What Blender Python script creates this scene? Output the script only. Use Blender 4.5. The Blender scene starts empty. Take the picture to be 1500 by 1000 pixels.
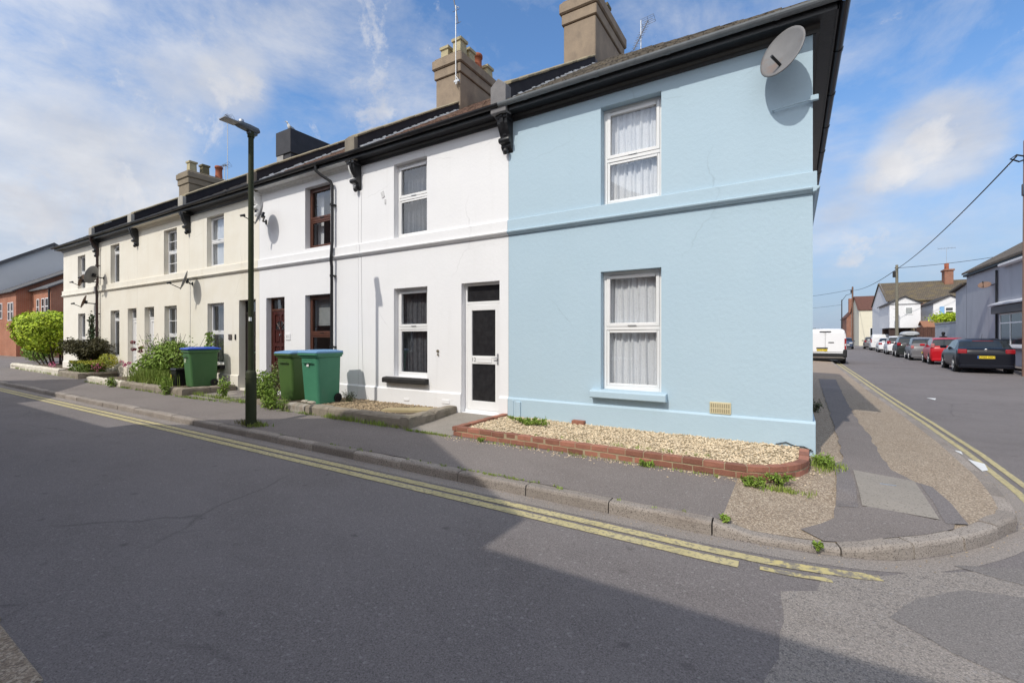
import bpy, math, random
from mathutils import Vector, Matrix, noise as mnoise, geometry as mgeo
R = random.Random(7)
sc = bpy.context.scene
COL = sc.collection
PI = math.pi

# ------------------------------------------------------------------ materials
class NT:
    def __init__(s, mat):
        s.t = mat.node_tree; s.t.nodes.clear()
    def n(s, kind, **kw):
        nd = s.t.nodes.new(kind)
        for k, v in kw.items():
            if k.startswith('i_'):
                key = k[2:]
                key = int(key) if key.isdigit() else key.replace('_', ' ')
                nd.inputs[key].default_value = v
            else: setattr(nd, k, v)
        return nd
    def l(s, a, b): s.t.links.new(a, b)

def ramp(N, fac, stops, interp='LINEAR'):
    r = N.n('ShaderNodeValToRGB'); r.color_ramp.interpolation = interp
    els = r.color_ramp.elements
    while len(els) < len(stops): els.new(0.5)
    for e, (p, c) in zip(els, stops):
        e.position = p; e.color = (c[0], c[1], c[2], 1) if isinstance(c, (tuple, list)) else (c, c, c, 1)
    N.l(fac, r.inputs[0]); return r.outputs[0]
def mixc(N, fac, a, b, mode='MIX'):
    m = N.n('ShaderNodeMix', data_type='RGBA', blend_type=mode)
    for sock, v in ((m.inputs[0], fac), (m.inputs[6], a), (m.inputs[7], b)):
        if isinstance(v, (int, float)): sock.default_value = v
        elif isinstance(v, (tuple, list)): sock.default_value = (v[0], v[1], v[2], 1)
        else: N.l(v, sock)
    return m.outputs[2]
def noise(N, vec, scale, detail=4, rough=.55, dist=0):
    x = N.n('ShaderNodeTexNoise', i_Scale=scale, i_Detail=detail, i_Roughness=rough, i_Distortion=dist)
    if vec is not None: N.l(vec, x.inputs['Vector'])
    return x.outputs[0]
def stretch(N, vec, s):
    m = N.n('ShaderNodeMapping'); m.inputs['Scale'].default_value = s
    N.l(vec, m.inputs['Vector']); return m.outputs[0]

MATS = {}
def mat(name, col, col2=None, scale=3., rough=.8, bump=0., bscale=60., spec=.4, metal=0., var=0., speck=None,
        speck_scale=120., stain=None, stain_scale=(1, 1, 1), stain_amt=.5, coat=0., bdist=.01, extra=None, alpha=None):
    if name in MATS: return MATS[name]
    m = bpy.data.materials.new(name); m.use_nodes = True
    N = NT(m); MATS[name] = m
    out = N.n('ShaderNodeOutputMaterial'); P = N.n('ShaderNodeBsdfPrincipled')
    P.inputs['Roughness'].default_value = rough; P.inputs['Metallic'].default_value = metal
    P.inputs['Specular IOR Level'].default_value = spec; P.inputs['Coat Weight'].default_value = coat
    tc = N.n('ShaderNodeTexCoord').outputs['Object']
    c = None
    if col2 is not None:
        f = noise(N, tc, scale, 5, .6)
        f = ramp(N, f, [(.32, 0.), (.68, 1.)])
        c = mixc(N, f, col, col2)
    if var:
        a = N.n('ShaderNodeAttribute', attribute_name='var')
        base = c if c is not None else col
        hs = N.n('ShaderNodeHueSaturation'); hs.inputs['Hue'].default_value = .5
        mr = N.n('ShaderNodeMapRange'); N.l(a.outputs['Fac'], mr.inputs[0])
        mr.inputs[3].default_value = 1 - var; mr.inputs[4].default_value = 1 + var
        N.l(mr.outputs[0], hs.inputs['Value'])
        if isinstance(base, tuple): hs.inputs['Color'].default_value = (*base, 1)
        else: N.l(base, hs.inputs['Color'])
        c = hs.outputs[0]
    if speck is not None:
        v = N.n('ShaderNodeTexVoronoi', i_Scale=speck_scale); N.l(tc, v.inputs['Vector'])
        f = ramp(N, v.outputs['Color'], [(speck[1], 0.), (min(1, speck[1] + .15), 1.)])
        c = mixc(N, f, c if c is not None else col, speck[0])
    if stain is not None:
        f = noise(N, stretch(N, tc, stain_scale), 1., 7, .62)
        f = ramp(N, f, [(1 - stain_amt - .07, 0.), (1 - stain_amt + .25, 1.)])
        c = mixc(N, f, c if c is not None else col, stain)
    if extra: c = extra(N, tc, c if c is not None else col)
    if c is None: P.inputs['Base Color'].default_value = (*col, 1)
    else: N.l(c, P.inputs['Base Color'])
    if bump:
        b = N.n('ShaderNodeBump', i_Strength=bump, i_Distance=bdist)
        N.l(noise(N, tc, bscale, 6, .6), b.inputs['Height']); N.l(b.outputs[0], P.inputs['Normal'])
    N.l(P.outputs[0], out.inputs[0])
    return m

def glassmat(name, tint=.9, gloss=.03):
    m = bpy.data.materials.new(name); m.use_nodes = True; N = NT(m); MATS[name] = m
    out = N.n('ShaderNodeOutputMaterial')
    tr = N.n('ShaderNodeBsdfTransparent'); tr.inputs[0].default_value = (tint, tint * 1.01, tint * 1.02, 1)
    gl = N.n('ShaderNodeBsdfGlossy', i_Roughness=gloss); gl.inputs[0].default_value = (.95, .97, 1, 1)
    tc = N.n('ShaderNodeTexCoord').outputs['Object']
    b = N.n('ShaderNodeBump', i_Strength=.06, i_Distance=.02); N.l(noise(N, tc, 2.5, 1), b.inputs['Height'])
    N.l(b.outputs[0], gl.inputs['Normal'])
    ge = N.n('ShaderNodeNewGeometry'); dt = N.n('ShaderNodeVectorMath', operation='DOT_PRODUCT'); N.l(ge.outputs['Incoming'], dt.inputs[0]); N.l(ge.outputs['Normal'], dt.inputs[1])
    ab = N.n('ShaderNodeMath', operation='ABSOLUTE'); N.l(dt.outputs['Value'], ab.inputs[0])
    iv = N.n('ShaderNodeMath', operation='SUBTRACT'); iv.inputs[0].default_value = 1.; N.l(ab.outputs[0], iv.inputs[1])
    pw = N.n('ShaderNodeMath', operation='POWER'); pw.inputs[1].default_value = 4.; N.l(iv.outputs[0], pw.inputs[0])
    ad = N.n('ShaderNodeMath', operation='MULTIPLY_ADD'); ad.inputs[1].default_value = .85; ad.inputs[2].default_value = .12; N.l(pw.outputs[0], ad.inputs[0])
    mx = N.n('ShaderNodeMixShader'); N.l(ad.outputs[0], mx.inputs[0]); N.l(tr.outputs[0], mx.inputs[1]); N.l(gl.outputs[0], mx.inputs[2])
    N.l(mx.outputs[0], out.inputs[0]); return m

# ------------------------------------------------------------------ mesh builder
class MB:
    def __init__(s): s.v = []; s.f = []; s.var = []; s.mi = []; s.sm = []
    def face(s, pts, var=.5, mi=0, sm=False):
        i = len(s.v); s.v += [tuple(p) for p in pts]; s.f.append(tuple(range(i, i + len(pts))))
        s.var.append(var); s.mi.append(mi); s.sm.append(sm)
    def mesh(s, vs, fs, var=.5, mi=0, sm=False):
        i = len(s.v); s.v += [tuple(p) for p in vs]
        for f in fs:
            s.f.append(tuple(k + i for k in f)); s.var.append(var); s.mi.append(mi); s.sm.append(sm)
    def box(s, x0, x1, y0, y1, z0, z1, var=.5, mi=0):
        x0, x1 = sorted((x0, x1)); y0, y1 = sorted((y0, y1)); z0, z1 = sorted((z0, z1))
        vs = [(x, y, z) for z in (z0, z1) for y in (y0, y1) for x in (x0, x1)]
        s.mesh(vs, [(0, 2, 3, 1), (4, 5, 7, 6), (0, 1, 5, 4), (2, 6, 7, 3), (0, 4, 6, 2), (1, 3, 7, 5)], var, mi)
    def cbox(s, x0, x1, y0, y1, z0, z1, c=.01, var=.5, mi=0):
        # box with chamfered edges: three stacked outlines
        def oc(z, q): return [(x0 + q, y0 + q + c, z), (x0 + q + c, y0 + q, z), (x1 - q - c, y0 + q, z), (x1 - q, y0 + q + c, z), (x1 - q, y1 - q - c, z), (x1 - q - c, y1 - q, z), (x0 + q + c, y1 - q, z), (x0 + q, y1 - q - c, z)]
        s.loft([oc(z0, c), oc(z0 + c, 0), oc(z1 - c, 0), oc(z1, c)], True, True, var, mi)
    def obox(s, c, ax, ay, az, hx, hy, hz, var=.5, mi=0):
        c = Vector(c); vs = []
        for k in (-1, 1):
            for j in (-1, 1):
                for i in (-1, 1): vs.append(c + ax * (i * hx) + ay * (j * hy) + az * (k * hz))
        s.mesh(vs, [(0, 2, 3, 1), (4, 5, 7, 6), (0, 1, 5, 4), (2, 6, 7, 3), (0, 4, 6, 2), (1, 3, 7, 5)], var, mi)
    def loft(s, rings, cap0=True, cap1=True, var=.5, mi=0, sm=False, closed=True):
        n = len(rings[0]); vs = [p for r in rings for p in r]; fs = []
        for a in range(len(rings) - 1):
            for b in range(n if closed else n - 1):
                c = (b + 1) % n
                fs.append((a * n + b, a * n + c, (a + 1) * n + c, (a + 1) * n + b))
        s.mesh(vs, fs, var, mi, sm)
        if cap0: s.face(list(reversed(rings[0])), var, mi)
        if cap1: s.face(rings[-1], var, mi)
    def cyl(s, p0, p1, r0, r1=None, n=12, cap=True, var=.5, mi=0, sm=True):
        p0, p1 = Vector(p0), Vector(p1); r1 = r0 if r1 is None else r1
        d = (p1 - p0).normalized(); a = d.orthogonal().normalized(); b = d.cross(a)
        ring = lambda p, r: [p + (a * math.cos(2 * PI * k / n) + b * math.sin(2 * PI * k / n)) * r for k in range(n)]
        s.loft([ring(p0, r0), ring(p1, r1)], cap, cap, var, mi, sm)
    def tube(s, pts, r, n=8, var=.5, mi=0):
        pts = [Vector(p) for p in pts]; rings = []; a = None
        for i, p in enumerate(pts):
            d = (pts[min(i + 1, len(pts) - 1)] - pts[max(i - 1, 0)]).normalized()
            a = (d.orthogonal() if a is None else (a - d * a.dot(d))).normalized(); b = d.cross(a)
            rr = r[i] if isinstance(r, (list, tuple)) else r
            rings.append([p + (a * math.cos(2 * PI * k / n) + b * math.sin(2 * PI * k / n)) * rr for k in range(n)])
        s.loft(rings, True, True, var, mi, True)
    def lathe(s, c, prof, n=16, var=.5, mi=0, sm=True):
        c = Vector(c)
        s.loft([[c + Vector((r * math.cos(2 * PI * k / n), r * math.sin(2 * PI * k / n), z)) for k in range(n)] for r, z in prof], True, True, var, mi, sm)
    def prism(s, prof, axis, a0, a1, var=.5, mi=0, sm=False):
        def P(p, a): return {'x': (a, p[0], p[1]), 'y': (p[0], a, p[1]), 'z': (p[0], p[1], a)}[axis]
        s.loft([[P(p, a0) for p in prof], [P(p, a1) for p in prof]], True, True, var, mi, sm)
    def leaf(s, p, size, up=None, var=None):
        d = Vector((R.gauss(0, 1), R.gauss(0, 1), R.gauss(0, .7) + .3)).normalized() if up is None else up
        a = d.orthogonal().normalized(); b = d.cross(a); t = R.random() * 6.28
        a, b = a * math.cos(t) + b * math.sin(t), b * math.cos(t) - a * math.sin(t)
        p = Vector(p); L = size * (.7 + .6 * R.random()); w = L * .5
        s.face([p - a * L, p - a * L * .1 + b * w + d * L * .15, p + a * L, p - a * L * .1 - b * w + d * L * .15], R.random() if var is None else var)
    def blade(s, p, h, lean, w=.006, var=None):
        p = Vector(p); t = R.random() * 6.28; d = Vector((math.cos(t), math.sin(t), 0)); q = Vector((-d.y, d.x, 0)) * w
        m = p + d * lean * .4 + Vector((0, 0, h * .6)); e = p + d * lean + Vector((0, 0, h))
        v = R.random() if var is None else var
        s.face([p - q, p + q, m + q * .7, m - q * .7], v); s.face([m - q * .7, m + q * .7, e], v)
    def build(s, name, m, parent=None, world=True):
        me = bpy.data.meshes.new(name)
        off = Vector((0, 0, 0)); q = parent
        if world:
            while q is not None: off += q.location; q = q.parent
        me.from_pydata([tuple(Vector(p) - off) for p in s.v], [], s.f)
        at = me.attributes.new('var', 'FLOAT', 'FACE'); at.data.foreach_set('value', s.var)
        me.polygons.foreach_set('use_smooth', s.sm); me.polygons.foreach_set('material_index', s.mi)
        ms = m if isinstance(m, (list, tuple)) else [m]
        for x in ms: me.materials.append(x)
        me.update()
        o = bpy.data.objects.new(name, me); COL.objects.link(o)
        if parent is not None: o.parent = parent
        return o
def weld(o, ang=None):
    import bmesh
    b = bmesh.new(); b.from_mesh(o.data); bmesh.ops.remove_doubles(b, verts=b.verts, dist=1e-4)
    bmesh.ops.recalc_face_normals(b, faces=b.faces); b.to_mesh(o.data); b.free(); return o
def bevel(o, w=.006, seg=2):
    weld(o); md = o.modifiers.new('edge_wear', 'BEVEL'); md.width = w; md.segments = seg; md.limit_method = 'ANGLE'; md.angle_limit = .6
    return o
def tag(o, label=None, cat=None, group=None, kind=None):
    if label: o['label'] = label
    if cat: o['category'] = cat
    if group: o['group'] = group
    if kind: o['kind'] = kind
    return o
def thing(name, loc, label, cat, group=None, rz=0.):
    o = bpy.data.objects.new(name, None); COL.objects.link(o); o.location = loc; o.rotation_euler = (0, 0, rz)
    o.empty_display_size = .2
    return tag(o, label, cat, group)
def struct(name, mb, m): return tag(mb.build(name, m), kind='structure')
def text(body, name, parent, loc, rot, size, m, ext=.002, world=True):
    cu = bpy.data.curves.new(name, 'FONT'); cu.body = body; cu.size = size; cu.extrude = ext; cu.align_x = 'CENTER'; cu.align_y = 'CENTER'
    o = bpy.data.objects.new(name, cu); COL.objects.link(o)
    me = bpy.data.meshes.new_from_object(o); bpy.data.objects.remove(o)
    o = bpy.data.objects.new(name, me); COL.objects.link(o); me.materials.append(m)
    off = Vector((0, 0, 0)); q = parent
    if world:
        while q is not None: off += q.location; q = q.parent
    o.location = Vector(loc) - off; o.rotation_euler = rot; o.parent = parent; return o

# ------------------------------------------------------------------ palette
def brickmat(name, c1, c2, mortar, sx=1., scale=1., axis='xz', bump=.5, var2=None):
    m = bpy.data.materials.new(name); m.use_nodes = True; N = NT(m); MATS[name] = m
    out = N.n('ShaderNodeOutputMaterial'); P = N.n('ShaderNodeBsdfPrincipled', i_Roughness=.85)
    tc = N.n('ShaderNodeTexCoord').outputs['Object']
    sp = N.n('ShaderNodeSeparateXYZ'); N.l(tc, sp.inputs[0]); cb = N.n('ShaderNodeCombineXYZ')
    ad = N.n('ShaderNodeMath', operation='ADD'); N.l(sp.outputs[0], ad.inputs[0]); N.l(sp.outputs[1], ad.inputs[1])
    N.l(ad.outputs[0], cb.inputs[0]); N.l(sp.outputs[2], cb.inputs[1])
    b = N.n('ShaderNodeTexBrick', i_Scale=scale); N.l(cb.outputs[0], b.inputs['Vector'])
    b.inputs['Color1'].default_value = (*c1, 1); b.inputs['Color2'].default_value = (*c2, 1); b.inputs['Mortar'].default_value = (*mortar, 1)
    b.inputs['Brick Width'].default_value = .225; b.inputs['Row Height'].default_value = .075; b.inputs['Mortar Size'].default_value = .008
    c = mixc(N, ramp(N, noise(N, tc, 1.3, 6), [(.4, 0.), (.75, .5)]), b.outputs[0], tuple(x * .55 for x in c1))
    N.l(c, P.inputs['Base Color'])
    bp = N.n('ShaderNodeBump', i_Strength=bump, i_Distance=.01, invert=True); N.l(b.outputs['Fac'], bp.inputs['Height']); N.l(bp.outputs[0], P.inputs['Normal'])
    N.l(P.outputs[0], out.inputs[0]); return m
def tilemat(name, c1, c2, lichen, row=.3, wid=.22, lich=.5):
    # roof covering: rows follow the slope (object Z), so courses stay level
    m = bpy.data.materials.new(name); m.use_nodes = True; N = NT(m); MATS[name] = m
    out = N.n('ShaderNodeOutputMaterial'); P = N.n('ShaderNodeBsdfPrincipled', i_Roughness=.9)
    tc = N.n('ShaderNodeTexCoord').outputs['Object']
    sp = N.n('ShaderNodeSeparateXYZ'); N.l(tc, sp.inputs[0]); cb = N.n('ShaderNodeCombineXYZ')
    ad = N.n('ShaderNodeMath', operation='ADD'); N.l(sp.outputs[0], ad.inputs[0]); N.l(sp.outputs[1], ad.inputs[1])
    N.l(sp.outputs[0], cb.inputs[0]); ml = N.n('ShaderNodeMath', operation='MULTIPLY'); ml.inputs[1].default_value = 1.9
    N.l(sp.outputs[2], ml.inputs[0]); N.l(ml.outputs[0], cb.inputs[1])
    b = N.n('ShaderNodeTexBrick', i_Scale=1.); N.l(cb.outputs[0], b.inputs['Vector'])
    b.inputs['Color1'].default_value = (*c1, 1); b.inputs['Color2'].default_value = (*c2, 1); b.inputs['Mortar'].default_value = (*[x * .35 for x in c1], 1)
    b.inputs['Brick Width'].default_value = wid; b.inputs['Row Height'].default_value = row; b.inputs['Mortar Size'].default_value = .018
    c = mixc(N, ramp(N, noise(N, tc, 1.2, 8, .7), [(1 - lich, 0.), (1 - lich + .22, .85)]), b.outputs[0], lichen)
    c = mixc(N, ramp(N, noise(N, tc, 9, 4, .7), [(.35, .0), (.8, .8)]), c, tuple(x * .5 for x in c2))
    N.l(c, P.inputs['Base Color'])
    bp = N.n('ShaderNodeBump', i_Strength=.8, i_Distance=.03); N.l(noise(N, tc, 14, 6, .7), bp.inputs['Height']); N.l(bp.outputs[0], P.inputs['Normal'])
    N.l(P.outputs[0], out.inputs[0]); return m

def wall_extra(dirt, cracks=True):
    def fn(N, tc, c):
        # rain streaks below ledges and hairline repairs in the render
        f = ramp(N, noise(N, stretch(N, tc, (5, 5, .35)), 1., 6, .65), [(.56, 0.), (.8, .45)])
        c = mixc(N, f, c, dirt)
        f = ramp(N, noise(N, stretch(N, tc, (.5, .5, .8)), 1., 5, .5), [(.5, 0.), (.75, .35)])
        c = mixc(N, f, c, dirt)
        if cracks:
            v = N.n('ShaderNodeTexVoronoi', feature='DISTANCE_TO_EDGE', i_Scale=.45)
            wv = N.n('ShaderNodeTexNoise', i_Scale=2.2, i_Detail=6); N.l(tc, wv.inputs['Vector'])
            mx = N.n('ShaderNodeMix', data_type='VECTOR'); mx.inputs[0].default_value = .25
            N.l(tc, mx.inputs[4]); N.l(wv.outputs['Color'], mx.inputs[5]); N.l(mx.outputs[1], v.inputs['Vector'])
            f = ramp(N, v.outputs['Distance'], [(0., .28), (.004, 0.)])
            msk = ramp(N, noise(N, tc, .7, 3), [(.5, 0.), (.6, 1.)])
            mm = N.n('ShaderNodeMath', operation='MULTIPLY'); N.l(f, mm.inputs[0]); N.l(msk, mm.inputs[1])
            c = mixc(N, mm.outputs[0], c, tuple(x * .55 for x in dirt))
        return c
    return fn
blue = mat('pale_blue_render', (.425, .552, .640), (.408, .536, .626), 1.2, .75, .42, 16, bdist=.010, extra=wall_extra((.40, .525, .60)))
white = mat('white_render', (.80, .80, .81), (.775, .775, .79), 1., .7, .35, 16, extra=wall_extra((.70, .70, .70)))
white2 = mat('white_render_smooth', (.79, .79, .80), (.77, .77, .785), 1., .7, .22, 16, extra=wall_extra((.70, .70, .71), False))
cream = mat('cream_render', (.735, .695, .60), (.765, .735, .655), 1.4, .8, .35, 14, extra=wall_extra((.60, .54, .41)))
cream2 = mat('pale_cream_render', (.77, .735, .645), (.74, .69, .59), 1.1, .8, .35, 14, extra=wall_extra((.62, .565, .46)))
cream3 = mat('offwhite_render', (.78, .75, .68), (.74, .705, .62), 1.0, .8, .3, 14, extra=wall_extra((.62, .57, .48)))
black = mat('black_gloss_paint', (.012, .012, .014), (.02, .02, .022), 6, .38, .3, 30, spec=.5)
blackm = mat('black_bitumen_render', (.017, .015, .019), (.032, .029, .032), 2.5, .8, .5, 25, stain=(.07, .06, .06), stain_scale=(3, 3, .6), stain_amt=.3)
plast_blk = mat('black_plastic', (.015, .015, .017), None, rough=.35)
plast_gry = mat('grey_plastic_gutter', (.15, .165, .18), (.20, .215, .225), 9, .4, .1, 20)
upvc = mat('white_plastic_frame', (.80, .80, .80), (.77, .77, .77), 4, .3, spec=.5)
brownw = mat('brown_stained_wood', (.07, .026, .016), (.11, .042, .025), 12, .4, .15, 60)
reddoor = mat('mahogany_door_paint', (.048, .010, .007), (.065, .014, .010), 6, .3, .1, 40)
darkdoor = mat('dark_wood_door', (.018, .014, .013), (.03, .024, .022), 6, .35)
chrome = mat('bright_metal', (.7, .7, .7), None, rough=.25, metal=1.)
galv = mat('galvanised_metal', (.55, .56, .57), (.42, .43, .44), 20, .45, metal=.8)
stone = mat('weathered_cement', (.27, .235, .185), (.20, .175, .14), 3.5, .9, .7, 40, stain=(.115, .10, .08), stain_scale=(2.5, 2.5, 1.), stain_amt=.38)
stone_cap = mat('lichened_coping', (.23, .20, .14), (.30, .25, .16), 5, .95, .8, 50, stain=(.34, .25, .06), stain_scale=(3, 3, 3), stain_amt=.3)
stack_m = mat('sooty_brown_render', (.32, .25, .18), (.23, .18, .135), 2.2, .9, .6, 30, stain=(.115, .095, .08), stain_scale=(1.5, 1.5, .7), stain_amt=.40)
pot_cream = mat('cream_clay_pot', (.46, .40, .25), (.36, .31, .19), 6, .85, .3, 40, stain=(.17, .15, .08), stain_scale=(4, 4, 2), stain_amt=.35)
pot_red = mat('terracotta_pot', (.36, .11, .055), (.28, .085, .045), 6, .8, .3, 40)
pot_moss = mat('mossy_clay_pot', (.12, .10, .055), (.19, .16, .09), 7, .95, .6, 40)
slate = tilemat('dark_slate_tiles', (.05, .047, .05), (.075, .07, .072), (.13, .12, .10), .24, .3)
brown_tile = tilemat('brown_clay_tiles', (.13, .07, .05), (.17, .095, .068), (.19, .15, .10), .28, .2)
lich_tile = tilemat('lichened_grey_tiles', (.11, .092, .074), (.14, .12, .096), (.32, .22, .06), .28, .2, .42)
mortar_w = mat('white_mortar', (.72, .72, .70), (.55, .55, .53), 14, .9, .6, 60)
tiles_far = mat('brown_roof_tiles_far', (.10, .045, .035), (.14, .065, .045), 4, .9, .6, 10)
glass = glassmat('window_glass', .88)
glass_dark = mat('frosted_dark_glass', (.016, .016, .018), (.026, .026, .028), 9, .22, .25, 60, spec=.5, speck=((.10, .10, .10), .955), speck_scale=70)
curtain_m = mat('net_curtain', (.80, .82, .85), (.84, .86, .88), 30, .9, .2, 90, speck=((.72, .74, .77), .72), speck_scale=60)
blind_m = mat('grey_blind', (.30, .32, .32), (.36, .38, .38), 8, .9)
room_m = mat('room_plaster', (.30, .29, .27), None, rough=.9)
white_paint = mat('white_gloss', (.78, .78, .77), (.66, .66, .64), 12, .5, .3, 40)
ink = mat('black_ink', (.01, .01, .01), None, rough=.6)
# ------------------------------------------------------------------ ground
def sstep(a, b, t):
    t = max(0., min(1., (t - a) / (b - a))); return t * t * (3 - 2 * t)
def rz(x, y): return -.28 + .25 * sstep(2.5, 24, y) + .004 * mnoise.noise(Vector((x * .35, y * .35, 0)))
KERB = [(-75, -2.8), (-5., -2.8), (-3., -2.8), (-1.3, -2.805), (-.73, -2.80), (-.14, -2.74), (.45, -2.54), (1.0, -1.99), (1.38, -1.42), (1.55, -1.05), (1.71, .25), (1.80, 2.3), (1.82, 5), (1.76, 10), (1.68, 20), (1.8, 45), (2.6, 70), (5, 130)]
def catmull(P, step):
    out = []
    for i in range(len(P) - 1):
        p0, p1, p2, p3 = P[max(i - 1, 0)], P[i], P[i + 1], P[min(i + 2, len(P) - 1)]
        L = math.dist(p1, p2); n = max(1, int(L / step))
        for k in range(n):
            t = k / n
            if L > 1.6: out.append(tuple(p1[j] + (p2[j] - p1[j]) * t for j in (0, 1))); continue
            out.append(tuple(.5 * (2 * p1[j] + (p2[j] - p0[j]) * t + (2 * p0[j] - 5 * p1[j] + 4 * p2[j] - p3[j]) * t * t + (3 * p1[j] - p0[j] - 3 * p2[j] + p3[j]) * t ** 3) for j in (0, 1)))
    out.append(P[-1]); return out
KP = catmull(KERB, .15)
def dkerb(x, y):
    best = 9
    for (ax, ay), (bx, by) in zip(KERB[2:], KERB[3:]):
        dx, dy = bx - ax, by - ay; t = max(0, min(1, ((x - ax) * dx + (y - ay) * dy) / (dx * dx + dy * dy)))
        best = min(best, math.hypot(x - ax - t * dx, y - ay - t * dy))
    if x < -3: best = min(best, abs(y + 2.8))
    return best
def kh(x, y):
    # kerb upstand: dropped near the crossing point
    return .11 - .055 * sstep(-.8, -.5, x) * (1 - sstep(.12, .46, x)) * (1 if y < -1.5 else 0)
def pz(x, y):
    base = rz(x, y) - .004 * mnoise.noise(Vector((x * .35, y * .35, 0)))
    return base + kh(x, y) + (.09 if x < 0 else .07) * min(1., dkerb(x, y) / 1.5) + .006 * mnoise.noise(Vector((x * 1.3, y * 1.3, 3)))
def draped(poly, zf, step, off=0., name=None, m=None):
    xs = [p[0] for p in poly]; ys = [p[1] for p in poly]
    edge = []
    for a, b in zip(poly, poly[1:] + poly[:1]):
        n = max(1, int(math.dist(a, b) / step))
        edge += [Vector((a[0] + (b[0] - a[0]) * k / n, a[1] + (b[1] - a[1]) * k / n)) for k in range(n)]
    pts = list(edge); ne = len(edge); y = min(ys) + step * .5
    while y < max(ys):
        x = min(xs) + step * .5
        while x < max(xs):
            pts.append(Vector((x + R.uniform(-.1, .1) * step, y + R.uniform(-.1, .1) * step))); x += step
        y += step
    vs, es, fs, *_ = mgeo.delaunay_2d_cdt(pts, [], [list(range(ne))], 1, 1e-5)
    mb = MB(); mb.mesh([(v[0], v[1], zf(v[0], v[1]) + off) for v in vs], [tuple(f) for f in fs], sm=True)
    return struct(name, mb, m)
def wob(poly, amp, step=.12, seed=0):
    # irregular hand-cut edge
    out = []
    for a, b in zip(poly, poly[1:] + poly[:1]):
        n = max(1, int(math.dist(a, b) / step))
        for k in range(n):
            x, y = a[0] + (b[0] - a[0]) * k / n, a[1] + (b[1] - a[1]) * k / n
            v = Vector((x * 3, y * 3, seed)); out.append((x + amp * mnoise.noise(v), y + amp * mnoise.noise(v + Vector((9, 4, 0)))))
    return out

def asphalt_extra(patchc, spots=True):
    def fn(N, tc, c):
        f = ramp(N, noise(N, stretch(N, tc, (.22, .5, 1)), 1., 6, .6), [(.38, 0.), (.66, .9)])
        c = mixc(N, f, c, tuple(x * 1.26 for x in patchc))
        f = ramp(N, noise(N, stretch(N, tc, (.5, .9, 1)), 1., 7, .65), [(.5, 0.), (.72, .55)])
        c = mixc(N, f, c, (patchc[0] * .62, patchc[1] * .59, patchc[2] * .56))
        f = ramp(N, noise(N, tc, 105, 3, .8), [(.46, 0.), (.66, .9)])
        c = mixc(N, f, c, tuple(min(1, x * 1.9) for x in patchc))
        f = ramp(N, noise(N, tc, 85, 3, .8), [(.34, .85), (.47, 0.)])
        c = mixc(N, f, c, tuple(x * .5 for x in patchc))
        v = N.n('ShaderNodeTexVoronoi', i_Scale=62.); N.l(tc, v.inputs['Vector'])
        f = ramp(N, v.outputs['Color'], [(.86, 0.), (.92, .5)]); c = mixc(N, f, c, (.30, .285, .275))
        if spots:
            v = N.n('ShaderNodeTexVoronoi', voronoi_dimensions='2D', i_Scale=1.1, i_Randomness=1.); N.l(stretch(N, tc, (1, 1.25, 1)), v.inputs['Vector'])
            wn = noise(N, tc, 9, 3); ad = N.n('ShaderNodeMath', operation='MULTIPLY_ADD'); ad.inputs[1].default_value = .09; N.l(wn, ad.inputs[0]); N.l(v.outputs['Distance'], ad.inputs[2])
            f = ramp(N, ad.outputs[0], [(.06, .5), (.10, 0.)]); g = ramp(N, noise(N, tc, .8, 2), [(.40, 0.), (.52, 1.)]); mm = N.n('ShaderNodeMath', operation='MULTIPLY'); N.l(f, mm.inputs[0]); N.l(g, mm.inputs[1]); c = mixc(N, mm.outputs[0], c, tuple(x * .42 for x in patchc))
            v = N.n('ShaderNodeTexVoronoi', feature='DISTANCE_TO_EDGE', i_Scale=.33)
            wv = N.n('ShaderNodeTexNoise', i_Scale=2., i_Detail=5); N.l(tc, wv.inputs['Vector'])
            mx = N.n('ShaderNodeMix', data_type='VECTOR'); mx.inputs[0].default_value = .2; N.l(tc, mx.inputs[4]); N.l(wv.outputs['Color'], mx.inputs[5]); N.l(mx.outputs[1], v.inputs['Vector'])
            f = ramp(N, v.outputs['Distance'], [(0., .5), (.006, 0.)])
            g = ramp(N, noise(N, tc, .5, 2), [(.47, 0.), (.6, 1.)]); mm = N.n('ShaderNodeMath', operation='MULTIPLY'); N.l(f, mm.inputs[0]); N.l(g, mm.inputs[1])
            c = mixc(N, mm.outputs[0], c, tuple(x * .45 for x in patchc))
        return c
    return fn
road_m = mat('road_asphalt', (.134, .120, .118), (.160, .143, .139), 1.6, .88, .9, 110, bdist=.006, extra=asphalt_extra((.143, .128, .125)))
road_old = mat('worn_stony_asphalt', (.205, .184, .168), (.24, .215, .195), 1.5, .92, 1., 45, bdist=.012, speck=((.12, .11, .105), .62), speck_scale=75, extra=asphalt_extra((.23, .205, .185), False))
road_new = mat('patched_asphalt', (.15, .138, .132), (.175, .16, .152), 2., .9, 1., 70, bdist=.008, extra=asphalt_extra((.165, .15, .142), False))
pave_m = mat('pavement_asphalt', (.145, .127, .119), (.168, .148, .138), 1.2, .92, .8, 90, bdist=.006, extra=asphalt_extra((.156, .136, .127), False))
def N_vor(N, tc, s):
    v = N.n('ShaderNodeTexVoronoi', i_Scale=s); mp = N.n('ShaderNodeMapping'); mp.inputs['Location'].default_value = (3.3, 1.7, .4)
    N.l(tc, mp.inputs[0]); N.l(mp.outputs[0], v.inputs['Vector']); return v.outputs['Color']
pebble_m = mat('pebble_surfacing', (.27, .205, .145), (.32, .255, .19), 2., .9, 1., 55, bdist=.012, speck=((.46, .38, .29), .5), speck_scale=85,
               extra=lambda N, tc, c: mixc(N, ramp(N, N_vor(N, tc, 95), [(.60, 0.), (.75, .6)]), c, (.12, .09, .07)))
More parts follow.
